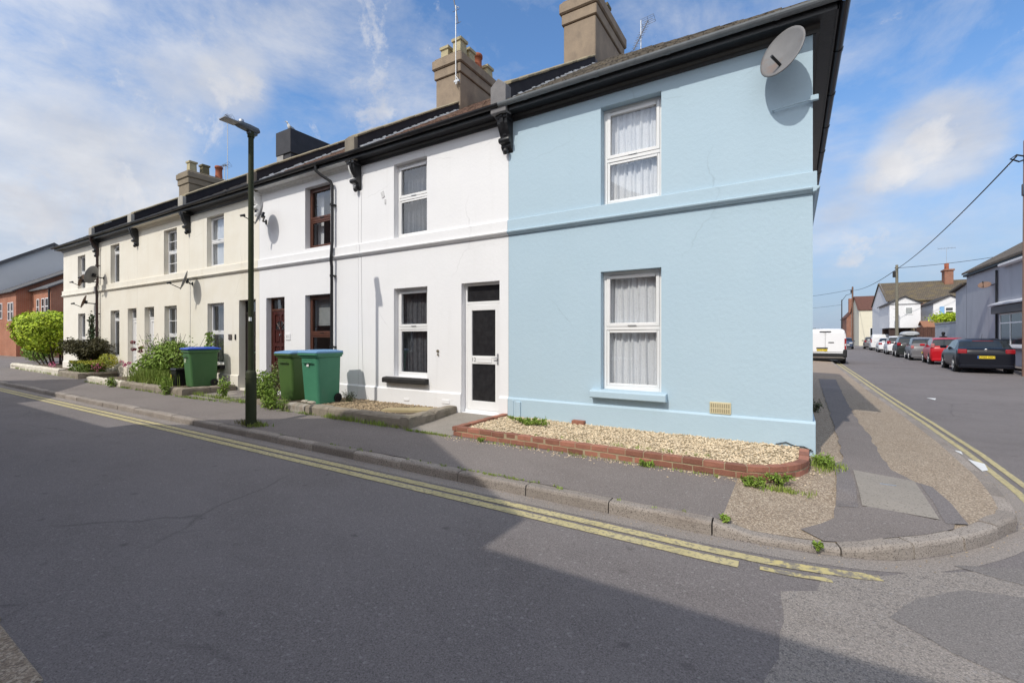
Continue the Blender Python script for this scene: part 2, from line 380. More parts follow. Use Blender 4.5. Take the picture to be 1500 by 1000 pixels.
kerb_m = mat('granite_kerb', (.30, .25, .21), (.24, .20, .17), 2.5, .9, .9, 50, speck=((.10, .08, .07), .62), speck_scale=85, stain=(.16, .12, .095), stain_scale=(1.5, 1.5, 6), stain_amt=.4)
conc_m = mat('concrete_slab', (.30, .27, .235), (.26, .235, .205), 3, .92, .7, 60, speck=((.17, .15, .13), .75), speck_scale=90)
wallc_m = mat('old_concrete_wall', (.24, .205, .16), (.31, .27, .215), 3.2, .95, 1., 30, bdist=.015, stain=(.11, .10, .065), stain_scale=(3, 3, 3), stain_amt=.42)
wallw_m = mat('flaking_white_wall', (.66, .62, .53), (.56, .51, .42), 3., .9, .9, 25, bdist=.012, stain=(.30, .26, .20), stain_scale=(4, 4, 5), stain_amt=.32)
soil_m = mat('garden_soil', (.10, .075, .05), (.14, .11, .075), 6, .95, 1., 30, bdist=.02)
def worn(N, tc, c):
    f = ramp(N, noise(N, tc, 26, 7, .72), [(.50, 0.), (.60, .85)])
    c = mixc(N, f, c, (.20, .18, .15))
    return mixc(N, ramp(N, noise(N, tc, 3, 3), [(.4, 0.), (.8, .5)]), c, (.30, .26, .13))
yellow_m = mat('worn_yellow_paint', (.53, .45, .225), (.48, .42, .24), 5, .85, .5, 90, extra=worn)
yellow_faint = mat('faded_yellow_paint', (.36, .32, .20), (.27, .24, .18), 9, .9, .5, 90, extra=lambda N, tc, c: mixc(N, ramp(N, noise(N, tc, 16, 6, .7), [(.36, 0.), (.50, 1.)]), c, (.20, .18, .165)))

yellow_mid = mat('half_worn_yellow_paint', (.55, .46, .20), (.46, .40, .2), 6, .9, .5, 90, extra=lambda N, tc, c: mixc(N, ramp(N, noise(N, tc, 13, 7, .72), [(.45, 0.), (.56, .95)]), c, (.20, .18, .16)))
# one ground sheet under everything, out to the horizon
mb = MB()
g = [-3000, -600, -150, -60, -20, 10, 60, 150, 600, 3000]
for i in range(9):
    for j in range(9): mb.face([(g[i], g[j], -.62), (g[i + 1], g[j], -.62), (g[i + 1], g[j + 1], -.62), (g[i], g[j + 1], -.62)])
struct('ground', mb, mat('open_ground', (.10, .11, .06), (.13, .12, .09), .05, .95))
# road: main street and side street as one sheet
mb = MB()
def grid(xs, ys, zf):
    n = len(xs); vs = [(x, y, zf(x, y)) for y in ys for x in xs]
    mb.mesh(vs, [(j * n + i, j * n + i + 1, (j + 1) * n + i + 1, (j + 1) * n + i) for j in range(len(ys) - 1) for i in range(n - 1)], sm=True)
xs = [-120, -90, -70, -55] + [-45 + 2 * k for k in range(12)] + [-22 + .5 * k for k in range(75)] + [17, 25, 40, 60]
ys = [-60, -45, -30, -20, -14] + [-12 + .5 * k for k in range(40)] + [8 + 3 * k for k in range(18)] + [70, 90, 120, 160]
grid(xs, ys, rz); struct('road', mb, road_m)
# pavement along the terrace and round the corner
inner = [(5 + .0, 130), (-40, 130), (-75, 12)]
pav = [(x, y) for x, y in KP if x > -74.9]
def inset(P, d):
    out = []
    for i, p in enumerate(P):
        a, b = P[max(i - 1, 0)], P[min(i + 1, len(P) - 1)]
        dx, dy = b[0] - a[0], b[1] - a[1]; L = math.hypot(dx, dy); out.append((p[0] - dy / L * d, p[1] + dx / L * d))
    return out
KI = inset(KP, .125)
near = [p for p in KI if -24 < p[0] and p[1] < 14]
split = [p for p in near if p[0] < -.78] ; rest = [p for p in near if p[0] >= -.78]
draped([(-24, .3)] + split + [(-.765, -2.672), (-.74, -1.6), (-.70, .3)], pz, .4, 0, 'pavement', pave_m)
draped([(-24, .3), (-24, -2.675), (-75, -2.675), (-75, 4), (-31, 4), (-31, .3)], pz, 1.6, 0, 'pavement', pave_m)
draped([(-.70, .3), (-.74, -1.6), (-.765, -2.672)] + rest + [(.0, 13.9), (0., .3)], pz, .25, 0, 'pebble_pavement', pebble_m)
far = [p for p in KI if p[1] >= 13.8]
draped([(0, 13.85)] + far + [(3, 130), (0, 60)], pz, 2.5, 0, 'pavement', mat('pale_paving', (.33, .26, .20), (.29, .23, .18), 2.5, .9, .6, 60))
# tarmac path let into the pebbles
tarmac = [(.56, 12.1), (.41, 3.5), (.36, 1.2), (.31, -.1), (.17, -.36), (.2, -.8), (.13, -1.7), (.10, -2.05), (-.02, -2.25), (-.17, -2.45), (.0, -2.6), (.42, -2.42), (.72, -2.15), (.93, -1.90), (1.02, -1.6), (1.03, -1.0), (.99, -.62), (.90, -.52), (.78, -.15), (.76, .4), (.80, 1.5), (.83, 4.6), (1.06, 12.4)]
draped(wob(tarmac, .035, .15, 2), pz, .22, .010, 'tarmac_path', pave_m)
for pl, sd in (([(.13, -1.72), (.2, -.8), (.17, -.36), (.33, -.4), (.345, -1.0), (.30, -1.74)], 4), ([(.945, -.60), (1.03, -.66), (1.06, -1.2), (1.06, -1.72), (.90, -1.80), (.93, -1.2)], 5)):
    draped(wob(pl, .02, .1, sd), pz, .2, .014, 'tarmac_patch', road_m)
# kerb stones
mb = MB(); L = 0; acc = [0]
for a, b in zip(KP, KP[1:]): acc.append(acc[-1] + math.dist(a, b))
def at(s):
    import bisect
    i = max(0, min(len(KP) - 2, bisect.bisect(acc, s) - 1)); t = (s - acc[i]) / (acc[i + 1] - acc[i])
    a, b = KP[i], KP[i + 1]; return a[0] + (b[0] - a[0]) * t, a[1] + (b[1] - a[1]) * t, (b[0] - a[0]), (b[1] - a[1])
s = 30.
while s < acc[-1] - 1:
    x, y, *_ = at(s); curved = -.9 < x and y < 1.2; ln = .94 if x < -.5 else (.55 if curved else .92)
    e = s + ln - .012; rings = []; jz = R.uniform(-.006, .006); jy = R.uniform(-.006, .006); v = R.random()
    n = max(2, int(ln / .14))
    for k in range(n + 1):
        px, py, dx, dy = at(s + (e - s) * k / n); l = math.hypot(dx, dy); nx, ny = -dy / l, dx / l
        zt = rz(px, py) + kh(px, py) + jz + .004 + .004 * mnoise.noise(Vector((px * 4, py * 4, 1))); zb = rz(px, py) - .12
        q = lambda d, z: (px + nx * (d + jy), py + ny * (d + jy), z)
        w = .004 * mnoise.noise(Vector((px * 6, py * 6, 5)))
        rings.append([q(0 + w, zb), q(.004 + w, zt - .03), q(.012, zt - .012), q(.03, zt - .001), q(.132, zt), q(.134, zb)])
    mb.loft(rings, True, True, v); s += ln
struct('kerb', mb, mat('kerb_stone', (.34, .30, .265), (.27, .235, .205), 2.5, .9, .9, 60, var=.2, speck=((.14, .12, .105), .66), speck_scale=140, stain=(.17, .135, .11), stain_scale=(1.2, 1.2, 5), stain_amt=.36))
gut_m = mat('dusty_channel', (.20, .18, .165), (.235, .21, .19), 2., .9, 1., 70, bdist=.006, extra=asphalt_extra((.22, .195, .175), False))
# gutter channel beside the kerb (greyer, dustier strip)
gut = inset(KP, -.005); gut2 = inset(KP, -.19)
i0 = next(i for i, p in enumerate(KP) if p[0] > -40)
gl = [p for p in gut[i0:] if p[1] < 30]; g2 = [p for p in gut2[i0:] if p[1] < 30]
draped(gl + list(reversed(wob(g2, .02, .2, 8)[:-1])), rz, .5, .002, 'gutter_channel', gut_m)
# opposite kerb and footway
mb = MB(); x = -40.
while x < .9:
    v = R.random(); yy = -6.40 + .0 + (x + 4) * -.02 * (1 if x > -6 else 0); z = rz(x, yy)
    mb.cbox(x, x + .9, yy - .13, yy, z - .1, z + .03 + R.uniform(-.004, .004), .012, v); x += .915
struct('kerb', mb, pebble_m)
draped([(-40, -6.5), (-8, -6.5), (.9, -6.62), (.9, -9.4), (-40, -9.4)], lambda x, y: rz(x, y) + .031, .8, 0, 'pavement', pebble_m)
draped([(8.35, 9), (8.35, 30), (8.8, 52), (9.4, 72), (11.5, 130), (60, 130), (60, 9)], lambda x, y: rz(8, y) + .1, 2.5, 0, 'pavement', pave_m)
# worn patches of road surface at the junction mouth
draped(wob([(-.37, -4.9), (-.30, -4.24), (-.26, -3.5), (-.07, -3.36), (-.05, -3.1), (-.20, -3.02), (.25, -2.93), (.62, -2.62), (1.2, -2.25), (1.6, -1.6), (3.5, -1.4), (3.5, -5.5), (.3, -5.5)], .05, .12, 1), rz, .25, .0025, 'worn_road_patch', road_old)
draped(wob([(.29, -3.49), (.47, -3.12), (.78, -2.82), (1.2, -2.7), (2.6, -2.9), (3., -3.8), (1.1, -4.0), (.5, -3.72)], .04, .1, 6), rz, .25, .005, 'patched_road', road_new)
draped(wob([(.80, -2.42), (1.25, -2.2), (1.75, -1.5), (3.2, -1.0), (3.2, -2.4), (1.3, -2.55)], .05, .12, 9), rz, .25, .005, 'patched_road', road_new)
# double yellow lines
def stripe(P, d, w, name, m, off, s0=None, s1=None, breaks=(), keep=-9):
    mbx = MB(); a = inset(P, -d + w / 2); b = inset(P, -d - w / 2)
    rag = lambda p, k: (p[0] + .006 * mnoise.noise(Vector((p[0] * 11, p[1] * 11, k))), p[1] + .006 * mnoise.noise(Vector((p[0] * 11, p[1] * 11, k + 7))))
    for i in range(len(P) - 1):
        m0 = P[i]
        if keep > -9 and mnoise.noise(Vector((m0[0] * 2.6, m0[1] * 2.6, d * 9))) < keep: continue
        if s0 is not None and not (s0(m0)): continue
        if any(lo < m0[0] < hi for lo, hi in breaks): continue
        q = [rag(a[i], 0), rag(a[i + 1], 0), rag(b[i + 1], 3), rag(b[i], 3)]
        mbx.face([(x, y, rz(x, y) + off) for x, y in q])
    return struct(name, mbx, m)
KF = catmull(KERB, .06)
brk = ((-.92, -.87), (-7.02, -6.98))
stripe(KF, .30, .105, 'yellow_line', yellow_m, .0055, lambda p: p[0] < -.42 and p[1] < -2, brk)
stripe(KF, .455, .11, 'yellow_line', yellow_m, .0055, lambda p: p[0] < -.62 and p[1] < -2, brk)
stripe(KF, .30, .105, 'yellow_line', yellow_mid, .0065, lambda p: -.42 <= p[0] < .12 and p[1] < -2, keep=-.5)
stripe(KF, .30, .08, 'yellow_line', yellow_mid, .0055, lambda p: .12 <= p[0] < .16 and p[1] < -2)
stripe(KF, .44, .06, 'yellow_line', yellow_mid, .0055, lambda p: -.62 <= p[0] < -.12 and p[1] < -2, keep=-.1)
stripe(KF, .20, .075, 'yellow_line', yellow_m, .0055, lambda p: p[1] > -.3 and p[1] < 60)
stripe(KF, .345, .075, 'yellow_line', yellow_m, .0055, lambda p: p[1] > -.3 and p[1] < 60)
# remains of white paint by the kerb
mb = MB()
for pl in ([(1.88, 1.75), (2.0, 1.55), (1.93, 1.15), (1.85, 1.05)], [(1.86, 2.35), (1.94, 2.3), (1.9, 2.05)], [(2.9, 9.5), (3.1, 9.5), (3.0, 9.1)]):
    mb.face([(x, y, rz(x, y) + .0105) for x, y in pl])
struct('white_line_remains', mb, white_paint)
# concrete cover slab
t = thing('chamber_cover', (.62, -1.1, pz(.62, -1.1)), 'pale square concrete chamber cover let into the pavement at the corner', 'cover')
o = draped([(.375, -.50), (.905, -.56), (.87, -1.745), (.335, -1.70)], pz, .3, .019, 'slab', conc_m); o.parent = t; o.location = -t.location; del o['kind']
mb = MB(); mb.box(.56, .70, -.93, -.905, pz(.62, -1.1) + .018, pz(.62, -1.1) + .024); mb.build('lifting_slot', galv, t)
# ------------------------------------------------------------------ terrace
EZ = 5.49            # soffit level at the wall
def wall_front(mb, x0, x1, z0, z1, holes, dep, y=0.):
    xs = sorted({x0, x1} | {h[0] for h in holes} | {h[1] for h in holes}); zs = sorted({z0, z1} | {h[2] for h in holes} | {h[3] for h in holes})
    for a, b in zip(xs, xs[1:]):
        for c, d in zip(zs, zs[1:]):
            if any(h[0] <= a and b <= h[1] and h[2] <= c and d <= h[3] for h in holes): continue
            mb.face([(a, y, c), (b, y, c), (b, y, d), (a, y, d)])
    for h in holes:
        a, b, c, d = h[:4]
        mb.face([(a, y, c), (a, y, d), (a, y + dep, d), (a, y + dep, c)]); mb.face([(b, y, c), (b, y + dep, c), (b, y + dep, d), (b, y, d)])
        mb.face([(a, y, d), (b, y, d), (b, y + dep, d), (a, y + dep, d)]); mb.face([(a, y, c), (a, y + dep, c), (b, y + dep, c), (b, y, c)])
def ring(mb, x0, x1, z0, z1, w, y0, y1, wt=None, wb=None):
    wt = w if wt is None else wt; wb = w if wb is None else wb
    mb.box(x0, x0 + w, y0, y1, z0, z1); mb.box(x1 - w, x1, y0, y1, z0, z1)
    mb.box(x0 + w, x1 - w, y0, y1, z1 - wt, z1); mb.box(x0 + w, x1 - w, y0, y1, z0, z0 + wb)
def curtain(parent, x0, x1, z0, z1, y, m, folds=9, seed=0, gather=0.):
    mb = MB(); n = 110; nz = 14; vs = []
    rr = random.Random(seed); ph = [rr.uniform(0, 6) for _ in range(5)]
    for j in range(nz + 1):
        t = j / nz; z = z0 + (z1 - z0) * t
        for i in range(n + 1):
            u = i / n; k = u * 2 * PI * folds
            d = .017 * math.sin(k + ph[0] + .5 * math.sin(k * .31 + ph[1])) + .014 * math.sin(k * 1.73 + ph[2] + t * .5) + .010 * math.sin(k * .47 + ph[3])
            d *= (.75 + .5 * (1 - t)); bulge = .012 * math.sin(5 * t + u * 6 + ph[4])
            vs.append((x0 + (x1 - x0) * u + .006 * math.sin(9 * t + u * 30), y + d + bulge, z + (.012 * math.sin(k * .5) if j == 0 else 0)))
    mb.mesh(vs, [(j * (n + 1) + i, j * (n + 1) + i + 1, (j + 1) * (n + 1) + i + 1, (j + 1) * (n + 1) + i) for j in range(nz) for i in range(n)], sm=True)
    return mb.build('curtain', m, parent)
def window(root, x0, x1, z0, z1, r, fm, split=.5, look='net', bars=0, seed=0, thin=False, gm=None):
    """casement in its opening: outer frame, transom, two sashes, panes and what hangs behind them"""
    mb = MB(); w = .056 if not thin else .04; zs = z0 + (z1 - z0) * split
    ring(mb, x0, x1, z0, z1, w, r, r + .07)
    mb.box(x0 + w, x1 - w, r - .004, r + .068, zs - .028, zs + .028)
    sw = .054 if not thin else .034
    ring(mb, x0 + w + .003, x1 - w - .003, zs + .031, z1 - w - .003, sw, r - .012, r + .05)
    ring(mb, x0 + w + .003, x1 - w - .003, z0 + w + .003, zs - .031, sw * .75, r + .004, r + .05)
    if bars:
        for a, b in ((zs + .03 + sw, z1 - w - sw), (z0 + w + sw * .75, zs - .03 - sw * .75)):
            xm = (x0 + x1) / 2; mb.box(xm - .011, xm + .011, r + .008, r + .045, a, b)
            zm = (a + b) / 2; mb.box(x0 + w + sw, xm - .0115, r + .008, r + .045, zm - .011, zm + .011); mb.box(xm + .0115, x1 - w - sw, r + .008, r + .045, zm - .011, zm + .011)
    o = bevel(mb.build('window', fm, root), .005, 2)
    for a, b in ((zs + .03 + sw - .006, z1 - w - sw + .006), (z0 + w + sw * .75 - .006, zs - .03 - sw * .75 + .006)):
        p = MB(); p.face([(x0 + w + sw * .7, r + .03, a), (x1 - w - sw * .7, r + .03, a), (x1 - w - sw * .7, r + .03, b), (x0 + w + sw * .7, r + .03, b)])
        p.build('pane', gm or glass, o)
    if look == 'net': curtain(o, x0 - .05, x1 + .05, z0 - .02, z1 + .05, r + .13, curtain_m, 11, seed)
    elif look == 'dimnet': curtain(o, x0 - .05, x1 + .05, z0 - .02, z1 + .05, r + .17, dimnet_m, 10, seed)
    elif look == 'blind':
        b = MB(); b.box(x0 - .02, x1 + .02, r + .16, r + .166, z0 + (z1 - z0) * .62, z1 + .04)
        b.box(x0 - .02, x1 + .02, r + .155, r + .171, z0 + (z1 - z0) * .6, z0 + (z1 - z0) * .618); b.build('blind', blind_m, o)
    h = MB(); h.box((x0 + x1) / 2 - .07, (x0 + x1) / 2 + .07, r - .02, r - .013, zs + .034, zs + .05); h.build('catch', plast_blk if fm is not upvc else galv, o)
    return o
dimnet_m = mat('dim_net_curtain', (.07, .075, .085), (.12, .125, .14), 14, .9)
RS = .665             # roof slope
def corbel(root, x, m, m2=None):
    prof = [(.0, EZ - .005), (-.26, EZ - .005), (-.27, EZ - .07), (-.25, EZ - .10), (-.235, EZ - .18), (-.19, EZ - .28), (-.13, EZ - .36), (-.12, EZ - .40), (-.155, EZ - .43), (-.16, EZ - .47), (-.13, EZ - .50), (-.09, EZ - .515), (-.10, EZ - .55), (-.075, EZ - .585), (-.03, EZ - .62), (0, EZ - .66)]
    mb = MB()
    prof = [(p[0] * .88, p[1]) for p in prof]
    mb.prism(prof, 'x', x + .004, x + .105, mi=0); mb.prism(prof, 'x', x - .105, x, mi=1 if m2 else 0)
    mb.cbox(x - .13, x + .13, -.245, -.001, EZ - .10, EZ - .006, .012); mb.lathe((x, -.085, EZ - .70), [(.012, 0), (.045, .03), (.055, .075), (.03, .12)], 12); mb.cyl((x - .115, -.115, EZ - .45), (x + .115, -.115, EZ - .45), .052, n=14)
    mb.prism([(p[0] * 1.12 - .004, EZ + (p[1] - EZ) * .93) for p in prof[:8]] + [(0, EZ - .37)], 'x', x - .035, x + .039)
    o = mb.build('corbel', [m, m2 or m], root); bevel(o, .012, 2); return o
def roof_strip(root, x0, x1, m, hipr=False, hipl=False):
    """front and rear slopes with a stepped tile edge at the eave"""
    mb = MB(); ye, ze = -.26, EZ + (.175 if hipr else .155); yr = 4.6; zr = ze + RS * (yr - ye); rr = random.Random(int(x0 * 10))
    xr = x1 + (.26 if hipr else 0); xl = x0 - (.26 if hipl else 0)
    tr = xr - (yr - ye) if hipr else xr; tl = xl + (yr - ye) if hipl else xl
    n = 16
    for k in range(n):
        t0, t1 = k / n, (k + 1) / n; lift = .018
        a0 = xl + (tl - xl) * t0; b0 = xr + (tr - xr) * t0; a1 = xl + (tl - xl) * t1; b1 = xr + (tr - xr) * t1
        y0, y1 = ye + (yr - ye) * t0, ye + (yr - ye) * t1; z0, z1 = ze + (zr - ze) * t0, ze + (zr - ze) * t1
        m_ = max(1, int((b0 - a0) / .2)); prevj = None
        for q in range(m_):
            u0, u1 = q / m_, (q + 1) / m_; j = lift + rr.uniform(0, .014)
            P = [(a0 + (b0 - a0) * u0, y0 - .02, z0 + j - .014), (a0 + (b0 - a0) * u1 - .006, y0 - .02, z0 + j - .014), (a1 + (b1 - a1) * u1 - .006, y1, z1 + .004), (a1 + (b1 - a1) * u0, y1, z1 + .004)]
            mb.face(P, rr.random()); mb.face([(P[0][0], P[0][1], P[0][2] - .03), (P[1][0], P[1][1], P[1][2] - .03), P[1], P[0]], rr.random())
    yb = 9.46
    mb.face([(tl, yr, zr), (tr, yr, zr), (xr, yb, ze), (xl, yb, ze)])
    if hipr:
        for k in range(n):
            t0, t1 = k / n, (k + 1) / n
            f = lambda t, s: (xr + (tr - xr) * t, (ye + (yr - ye) * t) if s else (yb + (yr - yb) * t), ze + (zr - ze) * t + .01)
            mb.face([f(t0, 1), f(t0, 0), f(t1, 0), f(t1, 1)])
    if hipl: mb.face([(xl, ye, ze), (tl, yr, zr), (xl, yb, ze)])
    return mb.build('roof', m, root)
def gutter(root, x0, x1, m, ends=True):
    mb = MB(); y, z, r = -.325, EZ + .115, .062
    prof = [(y + r * math.cos(a), z + r * math.sin(a)) for a in [PI * (1 + k / 8) for k in range(9)]]
    prof += [(y + (r - .008) * math.cos(a), z + (r - .008) * math.sin(a)) for a in [PI * (2 - k / 8) for k in range(9)]]
    mb.prism(prof, 'x', x0, x1)
    x = x0 + .5
    while x < x1 - .2:
        pr = [(y + (p[0] - y) * 1.1, z + (p[1] - z) * 1.1) for p in prof[:9]] + [(y + (p[0] - y) * .99, z + (p[1] - z) * .99) for p in reversed(prof[:9])]
        mb.prism(pr, 'x', x, x + .06); x += R.uniform(.95, 1.5)
    return mb.build('gutter', m, root)
def stack(root, x0, x1, y0, y1, zb, zt, m, pots, bands=True, lead=None):
    mb = MB(); tp = .0
    if bands:
        mb.cbox(x0, x1, y0, y1, zb, zt - .62, .02)
        mb.cbox(x0 - .045, x1 + .045, y0 - .045, y1 + .045, zt - .622, zt - .34, .02)
        mb.cbox(x0 - .10, x1 + .10, y0 - .10, y1 + .10, zt - .342, zt - .04, .035)
        mb.cbox(x0 - .04, x1 + .04, y0 - .04, y1 + .04, zt - .042, zt + .03, .03)
    else:
        mb.cbox(x0 - .03, x1 + .03, y0 - .03, y1 + .03, zt - .95, zt, .01); mb.cbox(x0 + .02, x1 - .02, y0 + .02, y1 - .02, zb, zt - .951, .01)
    o = mb.build('chimney_stack', m, root)
    if lead:
        l = MB(); l.box(x0 - .012, x1 + .012, y0 - .012, y1 + .012, zb, lead); l.build('lead_flashing', mat('lead_flashing', (.10, .10, .12), (.15, .15, .17), 5, .6), o)
    for (px, py, h, w, kind) in pots:
        p = MB()
        if kind == 'round':
            p.lathe((px, py, zt - .01), [(w * .58, 0), (w * .52, .03), (w * .46, h * .5), (w * .46, h - .13), (w * .55, h - .12), (w * .56, h - .03), (w * .5, h), (w * .38, h), (w * .36, h - .2)], 18)
            p.build('chimney_pot', pot_red, o)
        else:
            a = w / 2
            p.loft([[(px + sx * q, py + sy * q, zt - .01 + z) for sx, sy in ((-1, -1), (1, -1), (1, 1), (-1, 1))] for q, z in ((a * .98, 0), (a * .9, .05), (a * .84, h - .12), (a * .86, h - .11), (a * 1.06, h - .09), (a * 1.08, h - .01), (a, h), (a * .6, h), (a * .55, h - .25))])
            p.build('chimney_pot', pot_moss if kind == 'moss' else pot_cream, o)
    return o
def parapet(root, x, mside, yend=4.2, w=.30, h=.36, endm=None, fillet=True, peak=False):
    """party wall standing through the roof, with coping, end block and a mortar fillet on its right"""
    x0, x1 = x - w / 2, x + w / 2; sl = .645; y0 = -.20; z0 = EZ + .13
    P = lambda xx, y, dz: (xx, y, z0 + sl * (y - y0) + dz)
    mb = MB()
    mb.loft([[P(x0, y0, -.2), P(x1, y0, -.2), P(x1, y0, h), P(x0, y0, h)], [P(x0, yend, -.2), P(x1, yend, -.2), P(x1, yend, h), P(x0, yend, h)]])
    o = mb.build('party_wall', mside, root)
    mb = MB(); n = 14
    for k in range(n):
        a, b = y0 + .03 + (yend - y0 - .03) * k / n, y0 + .03 + (yend - y0 - .03) * (k + 1) / n - .008; j = R.uniform(-.006, .006)
        mb.loft([[P(x0 - .03, q, h + .002 + j), P(x1 + .03, q, h + .002 + j), P(x1 + .03, q, h + .05 + j), P((x0 + x1) / 2, q, h + .075 + j), P(x0 - .03, q, h + .05 + j)] for q in (a, b)], var=R.random())
    bevel(mb.build('coping', stone_cap, o), .01)
    mb = MB(); mb.loft([[(x0 - .012, q, z0 - .16), (x1 + .012, q, z0 - .16), (x1 + .012, q, z0 + h - (.04 if peak else 0)), ((x0 + x1) / 2, q, z0 + h + (.085 if peak else .04)), (x0 - .012, q, z0 + h - (.04 if peak else 0))] for q in (y0 - (.13 if peak else .05), y0 + .06)])
    bevel(mb.build('end_block', endm or stone, o), .012)
    if fillet:
        mb = MB(); rr = random.Random(int(x * 7)); y = y0 + .12
        while y < yend - .1:
            q = y + rr.uniform(.07, .13); hh = rr.uniform(.035, .075)
            zr = lambda yy: EZ + .135 + RS * (yy + .26) + .028
            mb.loft([[(x1 + .001, yy, zr(yy) - .03), (x1 + .055 + rr.uniform(0, .02), yy, zr(yy) - .02), (x1 + .04, yy, zr(yy) + hh * .5), (x1 + .001, yy, zr(yy) + hh)] for yy in (y, q)]); y = q + rr.uniform(-.012, .02)
        mb.build('mortar_fillet', mortar_w, o)
    return o
def house(name, x0, x1, label, wm, holes, dep=.13, eave=black, sof=black, roofm=brown_tile, gm=plast_blk, hipr=False, hipl=False, plinth=.35, bandm=None, right_wall=False, left_wall=False):
    root = thing(name, ((x0 + x1) / 2, 0, 0), label, 'house', 'houses of the painted terrace')
    mb = MB(); wall_front(mb, x0 + .002, x1 - .002, -.35, EZ + .1, holes, dep)
    Y = 9.2
    mb.face([(x0 + .002, Y, -.35), (x0 + .002, Y, EZ + .1), (x1 - .002, Y, EZ + .1), (x1 - .002, Y, -.35)])
    for xx in ((x1 - .002) if right_wall else None, x0 + .002):
        if xx is not None: mb.face([(xx, 0, -.35), (xx, Y, -.35), (xx, Y, EZ + .1), (xx, 0, EZ + .1)])
    mb.build('wall', wm, root)
    # room partition, floor between storeys and ceiling, so the openings look into rooms
    mb = MB(); mb.face([(x0 + .01, 3.6, 0), (x1 - .01, 3.6, 0), (x1 - .01, 3.6, EZ), (x0 + .01, 3.6, EZ)])
    for z in (-.05, 2.75, EZ + .02): mb.face([(x0 + .01, .14 + dep, z), (x1 - .01, .14 + dep, z), (x1 - .01, 3.6, z), (x0 + .01, 3.6, z)])
    xm = x0 + .05; mb.face([(xm, .3, 0), (xm, 3.6, 0), (xm, 3.6, EZ), (xm, .3, EZ)])
    mb.build('room', room_m, root)
    # string course: flat band over a roll moulding
    mb = MB(); xr = x1 - .001 + (.045 if right_wall else 0); xl = x0 + .001 - (.045 if left_wall else 0)
    mb.box(xl, xr, -.045, 0.001, 3.40, 3.60)
    pr = [(0.001, 3.40), (-.075, 3.40), (-.08, 3.385), (-.07, 3.365), (-.05, 3.352), (-.035, 3.33), (0.001, 3.325)]
    mb.prism(pr, 'x', xl, xr)
    if right_wall:
        mb.box(x1 - .0025, x1 + .045, 0.0015, Y, 3.40, 3.60); mb.prism([(x1 - .0025 + (-p[0]), p[1]) for p in pr], 'y', -.08, Y)
    bevel(mb.build('string_course', bandm or wm, root), .008)
    if plinth:
        doors = sorted([(h[0], h[1]) for h in holes if h[2] < .2]); mb = MB(); a = x0 + .003
        for d in doors + [(x1 - .003 + (.03 if right_wall else 0), None)]:
            if d[0] - a > .02: mb.prism([(0.001, -.35), (-.032, -.35), (-.032, plinth - .025), (-.012, plinth), (0.001, plinth + .004)], 'x', a, d[0])
            a = d[1]
        if right_wall: mb.box(x1 - .0025, x1 + .03, 0.0015, Y, -.35, plinth)
        mb.build('plinth', wm, root)
    # eaves: soffit box, fascia, gutter
    mb = MB(); ex = .26 if hipr else 0; el = .26 if hipl else 0
    mb.box(x0 + .001 - el, x1 - .001 + ex, -.24, -.0008, EZ, EZ + .03)
    mb.box(x0 + .001 - el, x1 - .001 + ex, -.262, -.241, EZ - .012, EZ + .15)
    mb.prism([(-.001, EZ - .1), (-.02, EZ - .1), (-.03, EZ - .05), (-.07, EZ - .022), (-.08, EZ - .001), (-.001, EZ - .001)], 'x', x0 + .001 - el * .3, x1 - .001 + ex * .3)
    if hipr:
        mb.box(x1 - .0008, x1 + .24, -.0005, Y + .2, EZ, EZ + .03); mb.box(x1 + .241, x1 + .262, -.262, Y + .2, EZ - .012, EZ + .15)
        mb.prism([(x1 + .001, EZ - .1), (x1 + .03, EZ - .1), (x1 + .045, EZ - .05), (x1 + .08, EZ - .001), (x1 + .001, EZ - .001)], 'y', -.02, Y)
    mb.build('eaves', sof, root)
    if not (sof is eave):
        mb = MB(); mb.box(x0 + .001, x1 - .001, -.268, -.2625, EZ - .013, EZ + .151); mb.build('fascia', eave, root)
    gutter(root, x0 - (.3 if hipl else 0), x1 + (.39 if hipr else 0), gm)
    if hipr:
        mb = MB(); y, z, r = x1 + .325, EZ + .115, .062
        prof = [(y + r * math.cos(a), z + r * math.sin(a)) for a in [PI * (1 + k / 8) for k in range(9)]] + [(y + (r - .008) * math.cos(a), z + (r - .008) * math.sin(a)) for a in [PI * (2 - k / 8) for k in range(9)]]
        mb.prism(prof, 'y', -.26, Y + .3)
        for yy in (.9, 2.3, 3.7, 5.1, 6.6): mb.prism([(y + (p[0] - y) * 1.14, z + (p[1] - z) * 1.14) for p in prof[:9]], 'y', yy, yy + .08)
        mb.build('gutter', plast_blk, root)
    roof_strip(root, x0, x1, roofm, hipr, hipl)
    return root
def sill(root, x0, x1, z0, z1, m, proj=.12):
    mb = MB(); mb.prism([(.0015, z0), (-proj + .012, z0), (-proj, z0 + .012), (-proj, z1 - .03), (-proj + .02, z1 - .012), (.0015, z1)], 'x', x0, x1)
    bevel(mb.build('sill', m, root), .008, 2)
def pipe(root, pts, m, r=.034, clips=()):
    mb = MB(); mb.tube(pts, r, 10)
    for z in clips: mb.cyl((pts[-1][0], pts[-1][1], z), (pts[-1][0], pts[-1][1], z + .05), r + .012); mb.box(pts[-1][0] - .05, pts[-1][0] + .05, pts[-1][1] + .02, 0.002, z + .01, z + .04)
    return mb.build('downpipe', m, root)
def cable(root, pts, m, r=.006): mb = MB(); mb.tube(pts, r, 5); return mb.build('cable', m, root)
B = [-29.33, -25.0, -21.03, -17.0, -12.9, -8.79, -4.68, 0.]
dishes = []
